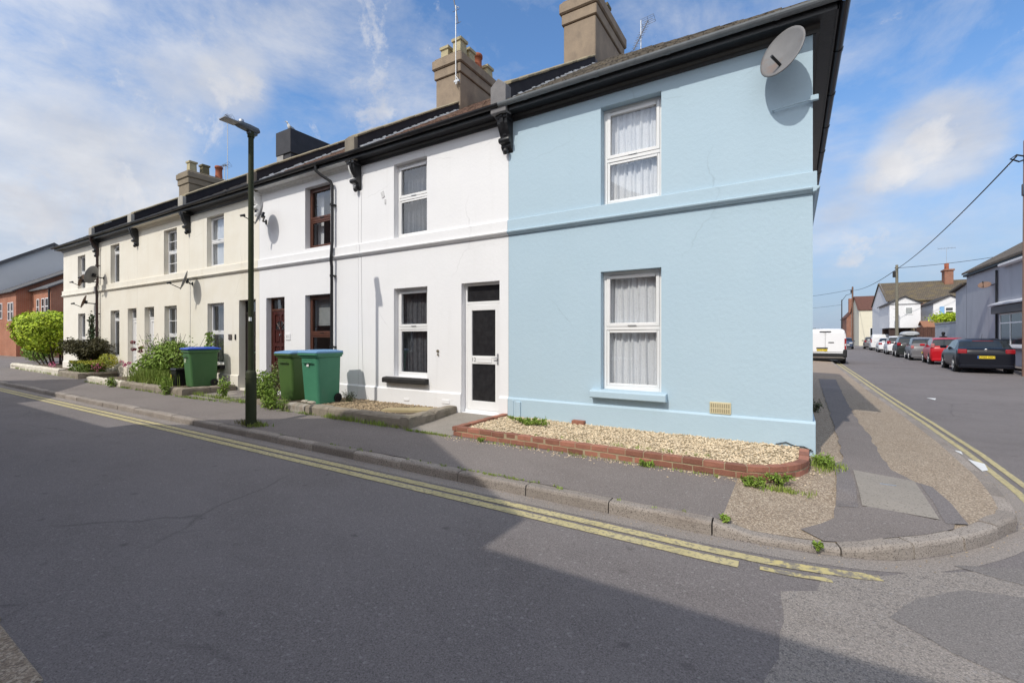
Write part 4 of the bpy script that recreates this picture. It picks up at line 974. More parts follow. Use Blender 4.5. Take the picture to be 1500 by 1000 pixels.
# clipped golden hedge
f = MB()
for _ in range(5200):
    x = R.uniform(-24.75, -22.75); y = R.uniform(-1.0, -.35); z = R.uniform(.05, .46)
    e = min(x + 24.75, -22.75 - x, y + 1.0, -.35 - y, .46 - z)
    if e > .12 and R.random() < .8: continue
    x += .06 * mnoise.noise(Vector((x * 4, y * 4, z * 4))); z += .05 * mnoise.noise(Vector((x * 3, y * 3, 4)))
    f.leaf((x, y, z), .035, Vector((R.gauss(0, .5), R.gauss(-.4, .5), 1 if z > .38 else .2)).normalized(), )
f2 = MB()
for _ in range(1500):
    x = R.uniform(-24.7, -22.8); y = R.uniform(-1., -.3); f2.leaf((x, y, .47 + .05 * mnoise.noise(Vector((x * 3, y * 3, 4))) + R.uniform(-.02, .05)), .035)
clump(f2, (-22.75, -.35, .55), (.5, .3, .28), 900, .035)
t = plant('hedge', (-23.7, -.7, 0), 'low clipped hedge with golden yellow top on the concrete edging', 'hedge', f, mat('leaf_hedge', (.14, .20, .025), (.10, .16, .02), 4, .6, var=.4))
f2.build('golden_tips', leaf_gold, t)
f = MB(); [f.leaf((-22.5 + R.gauss(0, .09), -.75 + R.gauss(0, .09), .33 + R.gauss(0, .11)), .025) for _ in range(60)]
plant('flowering_plant', (-22.5, -.75, 0), 'small clump of pink flowers at the right end of the golden hedge', 'flowers', f, pet_pink)
f = MB(); [f.leaf((-28.8 + R.gauss(0, .25), -.5 + R.gauss(0, .1), .22 + R.gauss(0, .06)), .035) for _ in range(50)]
plant('flowering_plant', (-28.8, -.5, 0), 'pink flowers under the bright hedge behind the white edging', 'flowers', f, pet_pink)
# climber at the downpipe
f = MB(); st = MB()
for k in range(5):
    pts = [Vector((-25.1 + R.gauss(0, .05) + .12 * math.sin(i * 1.1 + k), -.16 + R.uniform(-.04, .03), i * .28)) for i in range(9)]; st.tube(pts, .012, 5)
    for i, p in enumerate(pts):
        for _ in range(int(46 - i * 4)): f.leaf(p + Vector((R.gauss(0, .12 * (1.2 - i * .09)), R.gauss(0, .04), R.gauss(0, .12))), .055)
plant('climbing_plant', (-25.1, -.15, 0), 'dark climber growing up the brown downpipe below the satellite dishes', 'climber', f, leaf_dk, st)
# flowering shrub by the single bin
f = MB(); st = MB()
for cx, cy, cz, rx, rzz, n in ((-17.4, -.7, .62, .75, .55, 1500), (-16.5, -.6, .75, .7, .55, 1500), (-16.9, -.5, 1.0, .55, .35, 800), (-15.95, -.45, .7, .45, .5, 700), (-18.2, -.7, .45, .5, .35, 600)):
    clump(f, (cx, cy, cz), (rx, .48, rzz), n, .05, shell=.3)
for _ in range(70):
    a = R.uniform(-1, 1); st.tube([(-17 + a * .5, -.6, .05), (-17 + a * 1.0, -.6 + R.uniform(-.3, .3), .7), (-17 + a * 1.5 + R.uniform(-.1, .1), -.6 + R.uniform(-.4, .4), 1.15 + R.uniform(-.2, .45))], [.012, .009, .004], 5)
for _ in range(420): f.leaf((-17 + R.uniform(-1.3, 1.3), -.6 + R.uniform(-.4, .4), 1.1 + R.uniform(-.1, .45) * R.random()), .035)
FL = []
for x, y, z in ((-19.2, -.75, 1.28), (-19.0, -.8, 1.05), (-18.9, -.65, .98), (-18.7, -.7, 1.1)): fl = MB(); clump(fl, (x, y, z), (.07, .07, .06), 40, .035); FL.append(('rose_bloom', fl, pet_red))
for x, y, z in ((-19.5, -.95, .62), (-19.2, -.95, .55), (-19.6, -.85, .48), (-18.9, -.95, .6)): fp = MB(); clump(fp, (x, y, z), (.07, .06, .05), 22, .028); FL.append(('pink_bloom', fp, pet_pink))
plant('flowering_shrub', (-17, -.6, 0), 'bushy green shrub with dark red roses beside the blue-lidded bin', 'shrub', f, leaf_g, st, None, FL)
f = MB()
for _ in range(2600): f.blade((R.gauss(-16.9, .55), R.gauss(-1.05, .12), .04), R.uniform(.2, .5), R.uniform(.05, .3), .008)
plant('ornamental_grass', (-16.9, -1.05, 0), 'arching clump of fresh green grass in front of the flowering shrub', 'grass clump', f, grass_m)
f = MB(); st = MB(); st.tube([(-15.4, -.12, 0), (-15.35, -.12, .8), (-15.25, -.15, 1.55)], [.014, .01, .004], 5)
for _ in range(260): z = R.uniform(.4, 1.6); f.leaf((-15.35 + R.gauss(0, .13 * (1.7 - z)), -.14 + R.gauss(0, .06), z), .05)
plant('climbing_plant', (-15.4, -.12, 0), 'thin leafy stem growing up the cream wall behind the single bin', 'climber', f, leaf_g, st)
# weeds by the two bins
def weed(x, y, h, w, label, m=leaf_g, n=500, fl=None, group=None, z=None):
    ls = .03 if h > .3 else .015
    f = MB(); st = MB(); z = pz(x, y) if z is None else z
    for k in range(9):
        a = R.uniform(0, 6.28); l = R.uniform(.3, 1) * w; hh = h * R.uniform(.5, 1.)
        pts = [Vector((x, y, z - .02)), Vector((x + math.cos(a) * l * .5, y + math.sin(a) * l * .35, z + hh * .6)), Vector((x + math.cos(a) * l, y + math.sin(a) * l * .6, z + hh))]
        st.tube(pts, [.008, .006, .002], 4)
        for _ in range(int(n * (1 if h > .3 else 1.6)) // 9):
            t_ = R.random() ** .7; p = pts[0].lerp(pts[1], t_ * 2) if t_ < .5 else pts[1].lerp(pts[2], t_ * 2 - 1)
            f.leaf(p + Vector((R.gauss(0, .05 * min(1, h * 3)), R.gauss(0, .05 * min(1, h * 3)), R.gauss(0, .04 * min(1, h * 3)))), ls)
    return plant('weed', (x, y, z), label, 'weed', f, m, st, group or 'weeds along the garden edgings and kerb', fl)
weed(-10.1, -1.42, .80, .26, 'tallest leafy weed standing in front of the left green bin', n=1100)
weed(-10.75, -1.2, .72, .26, 'spindly weed right behind the street lamp post', leaf_g, 500)
weed(-10.9, -.75, .95, .3, 'pale flowering weed at the mahogany door, right of the lamp', mat('leaf_pale_weed', (.17, .22, .07), (.30, .32, .18), 30, .7, var=.4), 650)
weed(-9.75, -1.5, .34, .2, 'short weed under the gap between the two bins', n=420)
weed(-9.35, -1.5, .26, .14, 'small weed on the chipped edging by the right-hand bin', n=240)
weed(-9.55, -.55, .45, .2, 'weed between the wheels of the two bins', leaf_dk, 320, z=0.)
weed(-8.55, -.45, .25, .25, 'dark weed against the white wall right of the bins', leaf_dk, 260, z=0.02)
weed(-12.4, -1.2, .5, .2, 'weed left of the lamp post on the path edge', n=350)
weed(-14.55, -1.58, .5, .14, 'weed growing from the pavement in front of the single blue-lidded bin', n=420)
weed(-18.3, -1.6, .32, .16, 'weed at the foot of the flaking white edging', n=280)
weed(-.62, -1.62, .10, .22, 'flat green weed at the left start of the planter curve', n=330)
weed(-.35, -1.48, .10, .2, 'flat green weed under the middle of the planter curve', n=260)
weed(.12, -.55, .15, .2, 'grassy weed between the planter end and the house corner', n=380)
weed(-3.95, -.50, .12, .42, 'spreading green mat of weed in the gravel near the white door', leaf_g, 1300, z=.0)
weed(-4.15, -1.62, .07, .08, 'tiny weed at the left foot of the brick planter', n=90)
weed(-1.72, -1.62, .09, .1, 'yellow flowered weed at the middle of the brick planter foot', n=130, fl=None)
weed(-.05, -2.74, .05, .035, 'weed in the kerb joint left of the corner', n=110)
weed(-.74, -2.70, .05, .06, 'weed where the grey kerb meets the pebble surfacing', n=150)
weed(.16, 4.2, .25, .18, 'green weed at the foot of the blue side wall', leaf_dk, 260)
# grass along edges: uncountable
f = MB()
def tufts(n, fn, h, sp):
    for _ in range(n):
        x, y, z = fn()
        for q in range(7): f.blade((x + R.gauss(0, sp), y + R.gauss(0, sp * .6), z), h * R.uniform(.5, 1.4), h * .6 * R.random(), .004)
def line(ax, ay, bx, by, zf=pz):
    def q():
        t_ = R.random(); x, y = ax + (bx - ax) * t_, ay + (by - ay) * t_ + R.gauss(0, .015)
        return (x, y, zf(x, y))
    return q
tufts(60, line(-9.3, -1.5, -5.75, -1.53), .05, .03); tufts(70, line(-7.9, -1.52, -6.2, -1.53), .09, .05)
tufts(60, line(-5.72, -1.58, -4.85, -1.58), .035, .02); tufts(45, line(-4.8, -1.58, -.9, -1.6), .035, .02)
tufts(90, line(-13.9, -1.2, -10.9, -1.35), .09, .07); tufts(60, line(-13.9, -1.58, -11.5, -1.5), .05, .05)
tufts(80, line(-21, -1.5, -14, -1.55), .06, .03); tufts(70, line(-33, -.9, -23, -1.2), .09, .05)
tufts(70, line(-12.2, -.6, -11.2, -.9, lambda x, y: 0), .2, .15)
tufts(60, lambda: (-8.55 + R.gauss(0, .14), -2.5 + R.gauss(0, .07), pz(-8.6, -2.5)), .06, .03)
tufts(26, line(-8, -2.68, -1., -2.7), .025, .015); tufts(40, line(-4.2, -2.68, -2.6, -2.68), .02, .015)
tufts(70, lambda: (.1 + R.gauss(0, .10), -.5 + R.gauss(0, .12), pz(.1, -.5)), .06, .04)
tufts(60, lambda: (-.45 + R.gauss(0, .2), -1.57 + R.gauss(0, .05), pz(-.4, -1.6)), .05, .03)
tufts(26, line(-4.3, -1.3, -1., -1.2, lambda x, y: .01), .04, .02)
tag(f.build('verge_grass', grass_m), 'short grass and moss sprouting along garden edges and kerb joints', 'grass', kind='stuff')
f = MB()
for _ in range(500): f.blade((-8.72 + R.gauss(0, .16), -2.5 + R.gauss(0, .06), pz(-8.7, -2.5)), R.uniform(.03, .09), .05, .005)
plant('dry_grass', (-8.72, -2.5, 0), 'dry grass tuft at the foot of the street lamp', 'grass tuft', f, mat('dry_grass', (.16, .14, .05), (.10, .12, .03), 20, .9, var=.4))

# ------------------------------------------------------------------ bins
lid_b = mat('blue_bin_lid', (.11, .235, .42), (.14, .28, .47), 5, .5); lid_r = mat('royal_blue_lid', (.02, .07, .42), (.03, .09, .46), 3, .42)
def bin_(loc, rz_, body, lid, label, w=.56, d=.62, h=1.0, rim=None, sag=.0):
    t = thing('wheelie_bin', loc, label, 'bin', 'wheelie bins', rz_)
    mb = MB(); rings = []
    def rr(w_, d_, z, r, yo=0): 
        P = []
        for cx, cy, a0 in ((w_ / 2 - r, d_ / 2 - r, 0), (-w_ / 2 + r, d_ / 2 - r, 90), (-w_ / 2 + r, -d_ / 2 + r, 180), (w_ / 2 - r, -d_ / 2 + r, 270)):
            for k in range(5): a = math.radians(a0 + k * 22.5); P.append((cx + r * math.cos(a), cy + r * math.sin(a) + yo, z))
        return P
    for z, s, yo in ((0., .84, .03), (.03, .86, .03), (.12, .87, .025), (.5, .92, .015), (h - .09, .975, 0)): rings.append(rr(w * s, d * s, z, .06, yo))
    rings += [rr(w * 1.0, d * 1.0, h - .085, .06), rr(w * 1.06, d * 1.06, h - .08, .05), rr(w * 1.06, d * 1.06, h - .01, .05), rr(w * .9, d * .9, h - .012, .05)]
    mb.loft(rings, True, False, sm=False); b = mb.build('body', body, t, world=False); bevel(b, .006)
    mb = MB(); mb.cbox(-w * .30, w * .30, -d * .53 - .02, -d * .53, h - .2, h - .17, .008); mb.build('grip_rib', body, t, world=False); mb = MB(); mb.cbox(-w * .12, w * .12, d * .44, d * .50, .25, .95, .012); mb.build('rear_rib', body, t, world=False)
    mb = MB(); lr = [rr(w * 1.1, d * 1.12, h + .0, .05, -.01), rr(w * 1.12, d * 1.14, h + .02, .05, -.01), rr(w * 1.08, d * 1.1, h + .045 + sag, .05, 0), rr(w * .7, d * .7, h + .075, .08, .02)]
    mb.loft(lr, True, True); mb.cbox(-w * .40, w * .40, d * .53, d * .62, h - .015, h + .045, .012); bevel(mb.build('lid', lid, t, world=False), .006)
    if rim: mb = MB(); mb.loft([rr(w * 1.115, d * 1.135, h - .035, .05, -.01), rr(w * 1.115, d * 1.135, h + .005, .05, -.01)], False, False); mb.build('lid_lip', rim, t, world=False)
    for s in (-1, 1):
        mb = MB(); mb.cyl((s * w * .36, d * .36, .10), (s * w * .48, d * .36, .10), .10, n=20); mb.cyl((s * w * .48, d * .36, .10), (s * (w * .48 + .012), d * .36, .10), .05, n=14); mb.build('wheel', plast_blk, t, world=False)
    mb = MB(); mb.cyl((-w * .36, d * .36, .10), (w * .36, d * .36, .10), .012, n=8); mb.build('axle', plast_blk, t, world=False); mb = MB(); mb.cyl((-w * .36, d * .6, h + .02), (w * .36, d * .6, h + .02), .016, n=8); mb.build('handle', plast_blk, t, world=False)
    return t
green1 = mat('olive_green_bin', (.075, .14, .035), (.06, .12, .03), 2.5, .5, .15, 60, stain=(.11, .15, .06), stain_scale=(6, 6, 1.5), stain_amt=.3)
green2 = mat('sea_green_bin', (.05, .20, .115), (.065, .235, .14), 2.5, .5, .15, 60, stain=(.10, .20, .14), stain_scale=(6, 6, 1.5), stain_amt=.32)
green3 = mat('mid_green_bin', (.055, .145, .05), (.07, .165, .06), 2.5, .5, .15, 60, stain=(.10, .18, .09), stain_scale=(6, 6, 1.5), stain_amt=.3)
mk = mat('white_sticker', (.75, .75, .72))
t = bin_((-10.22, -.62, .0), math.radians(2), green1, lid_b, 'olive green wheelie bin with a light blue lid, left one of the touching pair', .57, .66, 1.07, green1)
t = bin_((-8.97, -.85, .03), math.radians(4), green2, lid_b, 'sea green wheelie bin with a light blue lid, right one of the touching pair', .54, .66, 1.08, green2)
mb = MB(); mb.prism([(-.035, .0), (.035, .0), (.03, .05), (.012, .06), (.0, .10), (-.012, .06), (-.03, .05)], 'y', -.345, -.338)
o = mb.build('emblem', mk, t, world=False); o.location = (-.02, .012, .78); o.rotation_euler = (-.065, 0, 0)
t = bin_((-14.85, -.62, .05), math.radians(-6), green3, lid_r, 'single mid-green wheelie bin with a royal blue lid against the cream house', .60, .74, 1.05)
mb = MB(); mb.box(-.06, .05, -.002, .002, 0, .16); o = mb.build('sticker', mat('number_sticker', (.45, .55, .35)), t, world=False); o.location = (-.08, -.352, .68); o.rotation_euler = (-.065, 0, 0)
text('15', 'bin_number', t, (-.08, -.357, .76), (PI / 2 - .065, 0, 0), .12, mk, world=False)
t = thing('recycling_caddy', (-15.62, -.85, .05), 'small black recycling box with a yellow sticker left of the blue-lidded bin', 'box')
mb = MB(); q = lambda s, z: [(x * s, y * s, z) for x, y in ((-.17, -.15), (.17, -.15), (.17, .15), (-.17, .15))]
mb.loft([q(.85, 0), q(.97, .42), q(1.08, .43), q(1.08, .47), q(.95, .50)]); bevel(mb.build('body', plast_blk, t, world=False), .012)
mb = MB(); mb.box(-.16, -.10, -.153, -.149, .15, .30); mb.build('sticker', mat('yellow_sticker', (.7, .55, .05)), t, world=False)
t = thing('loose_brick', (-3.26, -.06, .03), 'lone red brick leaning against the blue wall on the gravel', 'brick'); mb = MB(); mb.cbox(-3.37, -3.15, -.12, -.015, .0, .07, .008); mb.build('brick_body', brick_m, t)
for (x, y, l) in ((-8.98, -1.22, 'pale stone lying on the edging right of the sea green bin'), (-8.72, -1.25, 'smaller flat stone on the edging beside the bin wheel')):
    mb = MB(); mb.cbox(x - .1, x + .1, y - .06, y + .05, .07, .13, .025); tag(bevel(mb.build('loose_stone', mat('pale_stone', (.42, .38, .31), (.33, .29, .23), 8, .95), None), .015), l, 'stone')

# ------------------------------------------------------------------ street lamp
LX, LY = -8.62, -2.55; LZ = pz(LX, LY)
lamp_g = mat('dark_green_post_paint', (.028, .034, .016), (.036, .042, .02), 4, .6, .1, 40, spec=.2)
t = thing('street_lamp', (LX, LY, LZ), 'tall green street lamp post with a flat grey lantern on the pavement edge', 'street lamp')
mb = MB(); mb.lathe((LX, LY, LZ - .05), [(.09, 0), (.09, 1.0), (.078, 1.04), (.05, 1.06)], 24); mb.cyl((LX, LY, LZ + .85), (LX, LY, LZ + .875), .094, n=24); mb.build('post_base', lamp_g, t)
mb = MB(); mb.lathe((LX, LY, LZ + 1.0), [(.048, 0), (.045, 4.30), (.045, 4.32)], 20); mb.cyl((LX, LY, LZ + 5.24), (LX, LY, LZ + 5.34), .058, n=20); mb.build('post', lamp_g, t)
mb = MB(); mb.box(LX + .03, LX + .062, LY - .058, LY - .02, LZ + 1.9, LZ + 1.97); mb.build('id_plate', mk, t)
lant = mat('grey_lantern', (.07, .085, .10), (.09, .10, .115), 5, .45); top = LZ + 5.36
mb = MB(); rings = []
for y, w_, z0, z1 in ((.14, .06, .0, .05), (.11, .085, -.02, .075), (-.04, .085, -.02, .09), (-.20, .085, .0, .09), (-.26, .075, .015, .075)):
    rings.append([(LX + sx * w_ * k, LY + y, top + z) for sx, k, z in ((-1, .8, z0), (1, .8, z0), (1, 1, z0 + (z1 - z0) * .4), (1, .7, z1), (-1, .7, z1), (-1, 1, z0 + (z1 - z0) * .4))])
mb.loft(rings); head = bevel(mb.build('lantern', lant, t), .008)
mb = MB(); mb.cbox(LX - .10, LX + .10, LY - .50, LY - .24, top + .02, top + .05, .008); mb.build('led_panel', mat('lamp_panel', (.20, .19, .18), (.26, .25, .24), 20, .4), head)
mb = MB(); mb.lathe((LX, LY - .17, top + .085), [(.045, 0), (.045, .03), (.035, .055), (.01, .065)], 14); mb.build('photocell', galv, head)
mb = MB(); mb.cbox(LX - .05, LX + .05, LY - .06, LY + .10, top - .07, top - .0, .012); mb.build('bracket', lant, head)

# ------------------------------------------------------------------ satellite dishes, aerials, gull
dish_g = mat('grey_dish', (.20, .20, .205), (.15, .15, .155), 6, .55); dish_r = mat('rusty_dish', (.20, .20, .205), (.155, .155, .16), 3, .6, stain=(.24, .125, .07), stain_scale=(3.5, 3.5, 3.5), stain_amt=.36)
dish_b = mat('brown_dish', (.15, .085, .06), (.11, .07, .05), 5, .6)
def dish(c, rad, label, m, wall_pt, nrm=(-.38, -.88, .30), ry=.86, group='satellite dishes', bare=False):
    t = thing('satellite_dish', c, label, 'satellite dish', group)
    n = Vector(nrm).normalized(); u = Vector((0, 0, 1)).cross(n).normalized(); v = n.cross(u); C = Vector(c)
    mb = MB(); rings = []; N_ = 28
    for side in (0, 1):
        seq = [(.02, 0), (.35, .0), (.65, 0), (.9, 0), (1., 0)]
        for f_, _ in (seq if side == 0 else reversed(seq)):
            dep = -.16 * rad * (1 - f_ * f_) - (.012 if side else 0); ff = f_ + (.02 if side and f_ == 1 else 0)
            rings.append([C + u * (math.cos(2 * PI * k / N_) * rad * ry * ff) + v * (math.sin(2 * PI * k / N_) * rad * ff) + n * dep for k in range(N_)])
    mb.loft(rings, True, True, sm=True); d = mb.build('reflector', m, t)
    W = Vector(wall_pt); back = C - n * (.17 * rad + .02)
    mb = MB(); mb.tube([back, back - n * .08 - v * .02, W + Vector((0, -.10, 0)), W + Vector((0, -.01, 0))], .022, 8); mb.obox(W + Vector((0, -.012, 0)), Vector((1, 0, 0)), Vector((0, 1, 0)), Vector((0, 0, 1)), .03, .012, .06); mb.obox(back - n * .03, u, n, v, .06, .03, .07); mb.build('wall_bracket', plast_blk, t)
    low = C - v * rad * .9 - n * .02; tip = C + n * rad * (1.05 if not bare else .45) - v * rad * (.72 if not bare else .55)
    if bare: low = C - v * rad * .52 - n * .1
    mb = MB(); mb.tube([low, tip], .012 if not bare else .018, 8); mb.build('arm', plast_blk, t)
    if not bare:
        mb = MB(); dd = (C - tip).normalized(); mb.cyl(tip - dd * .05, tip + dd * .07, .026, .034, 12); mb.build('receiver', plast_blk, t)
    return t
dish((-.345, -.37, 5.09), .345, 'large rusty grey satellite dish under the eaves of the blue house', dish_r, (-.33, -.0, 5.14), (-.46, -.80, .34), .80, bare=True)
dish((-12.29, -.36, 4.74), .31, 'grey satellite dish beside the white corbel, behind the top of the street lamp', dish_g, (-12.55, 0, 4.62))
dish((-16.52, -.36, 3.25), .31, 'grey satellite dish on the cream wall above the flowering shrub', dish_g, (-16.75, 0, 3.18))
dish((-24.25, -.42, 3.98), .36, 'biggest grey satellite dish of the three by the brown downpipe', dish_g, (-24.32, 0, 3.88), (-.75, -.55, .3))
dish((-25.2, -.48, 3.80), .25, 'brown backed satellite dish left of the biggest one by the downpipe', dish_b, (-24.95, 0, 3.75), (-.5, -.8, .3))
dish((-25.3, -.38, 2.94), .27, 'lowest brown satellite dish, below the string course by the downpipe', dish_b, (-25.0, 0, 2.85))
def aerial(base, h, boom_dir, boom, n, el, label, boom_z=None, arm=None, grid_back=True, els=None):
    t = thing('tv_aerial', base, label, 'aerial'); b = Vector(base); top = b + Vector((0, 0, h))
    mb = MB(); mb.tube([b, top], .017, 8); mb.build('mast', galv, t)
    d = Vector(boom_dir).normalized(); e = Vector(el).normalized(); c = b + Vector((0, 0, boom_z or h))
    mb = MB(); mb.tube([c - d * boom * .5, c + d * boom * .5], .017, 6)
    for k in range(n): p = c - d * boom * .5 + d * boom * k / (n - 1); L = .14 - .05 * k / n; mb.tube([p - e * L, p + e * L], .007, 4)
    if grid_back:
        for q in (-.12, -.06, .06, .12):
            p = c - d * boom * .5; w_ = d.cross(e); mb.tube([p - e * .2 + w_ * q, p + e * .2 + w_ * q], .005, 4)
        for q in (-.2, 0, .2): mb.tube([c - d * boom * .5 + e * q - d.cross(e) * .12, c - d * boom * .5 + e * q + d.cross(e) * .12], .005, 4)
    mb.build('antenna', mat('aerial_rods', (.16, .16, .17), None, rough=.5, metal=.5), t); return t
t = aerial((-8.74, 3.52, 8.95), 2.35, (.15, .1, -1), .75, 3, (1, 0, 0), 'slim aerial mast clamped to the brown chimney with cream pots', 2.2, grid_back=False)
mb = MB(); mb.tube([(-8.74, 3.52, 11.2), (-8.66, 3.5, 11.22), (-8.58, 3.48, 11.15)], .01, 6); mb.tube([(-8.74, 3.5, 9.2), (-8.66, 3.5, 9.1), (-8.7, 3.5, 8.95)], .012, 6); mb.box(-8.80, -8.62, 3.50, 3.56, 9.02, 9.08); mb.build('clamp', galv, t)
t = aerial((-4.2, 6.9, 9.2), 2.0, (-.25, -.5, -1), 1.3, 12, (1, 0, .1), 'leaning aerial with wire grid behind the chimney above the blue house', 1.55)
aerial((-23.1, 4.2, 8.6), 3.35, (.8, -.55, -.28), 1.15, 7, (.4, .6, .5), 'tall white aerial mast right of the far tan chimney')
aerial((-22.75, 3.9, 8.5), .95, (.8, -.55, -.30), 1.0, 6, (.4, .6, .5), 'lower aerial beside the tall white mast')
# gull on the black chimney
t = thing('gull', (-17.38, 3.78, 9.72), 'white gull perched on the corner of the black chimney', 'gull')
mb = MB(); prof = [(.015, -.17, .06), (.05, -.12, .075), (.078, -.03, .10), (.085, .05, .135), (.07, .11, .19), (.048, .13, .235), (.04, .14, .265), (.043, .155, .295), (.03, .18, .31), (.008, .20, .31)]
mb.loft([[(-17.38 + r * math.cos(2 * PI * k / 14), 3.78 - yy - (0), 9.72 + zz + r * math.sin(2 * PI * k / 14) * 1.0) for k in range(14)] for r, yy, zz in prof], sm=True)
g = mb.build('body', mat('gull_white', (.82, .82, .80)), t); 
for s in (-1, 1):
    mb = MB(); mb.loft([[(-17.38 + s * (.075 + a), 3.78 - y, 9.72 + z) for a, y, z in P] for P in ([(.006, .09, .17), (.012, .08, .10), (.0, .07, .13)], [(.014, -.05, .15), (.018, -.05, .07), (.004, -.05, .11)], [(-.03, -.24, .075), (-.028, -.24, .06), (-.034, -.24, .066)])]); mb.build('wing', mat('gull_grey', (.30, .32, .35)), g)
    mb = MB(); mb.tube([(-17.38 + s * .03, 3.76, 9.80), (-17.38 + s * .03, 3.76, 9.722), (-17.38 + s * .03, 3.72, 9.722)], .006, 6); mb.build('leg', mat('gull_leg', (.6, .3, .25)), g)
mb = MB(); mb.cyl((-17.38, 3.585, 10.03), (-17.38, 3.52, 10.01), .012, .003, 8); mb.build('beak', mat('gull_beak', (.75, .5, .05)), g)
# ------------------------------------------------------------------ vehicles
def paint(name, c, rough=.3): return mat(name, c, None, rough=rough, coat=.22, spec=.22)
carglass = bpy.data.materials.new('car_glass'); carglass.use_nodes = True
P_ = carglass.node_tree.nodes['Principled BSDF']; P_.inputs['Base Color'].default_value = (.02, .025, .028, 1); P_.inputs['Roughness'].default_value = .06; P_.inputs['Specular IOR Level'].default_value = .8
tyre_m = mat('tyre_rubber', (.014, .014, .015), None, rough=.85); rim_m = mat('alloy_rim', (.42, .43, .45), None, rough=.35, metal=.8)
lamp_r = mat('red_lamp_lens', (.30, .012, .018), None, rough=.15, coat=.6); lamp_c = mat('clear_lamp_lens', (.6, .6, .6), None, rough=.1, coat=.6)
lamp_pk = mat('pale_red_lens', (.45, .16, .16), None, rough=.2, coat=.6)
plate_y = mat('yellow_plate', (.75, .55, .03), None, rough=.4); plate_b = mat('plate_blue_band', (.02, .12, .42)); trim = mat('car_black_trim', (.014, .014, .015), None, rough=.55)
def lerp(T, u):
    for (a, va), (b, vb) in zip(T, T[1:]):
        if u <= b: 
            t = max(0, (u - a) / (b - a)); return va + (vb - va) * t
    return T[-1][1]
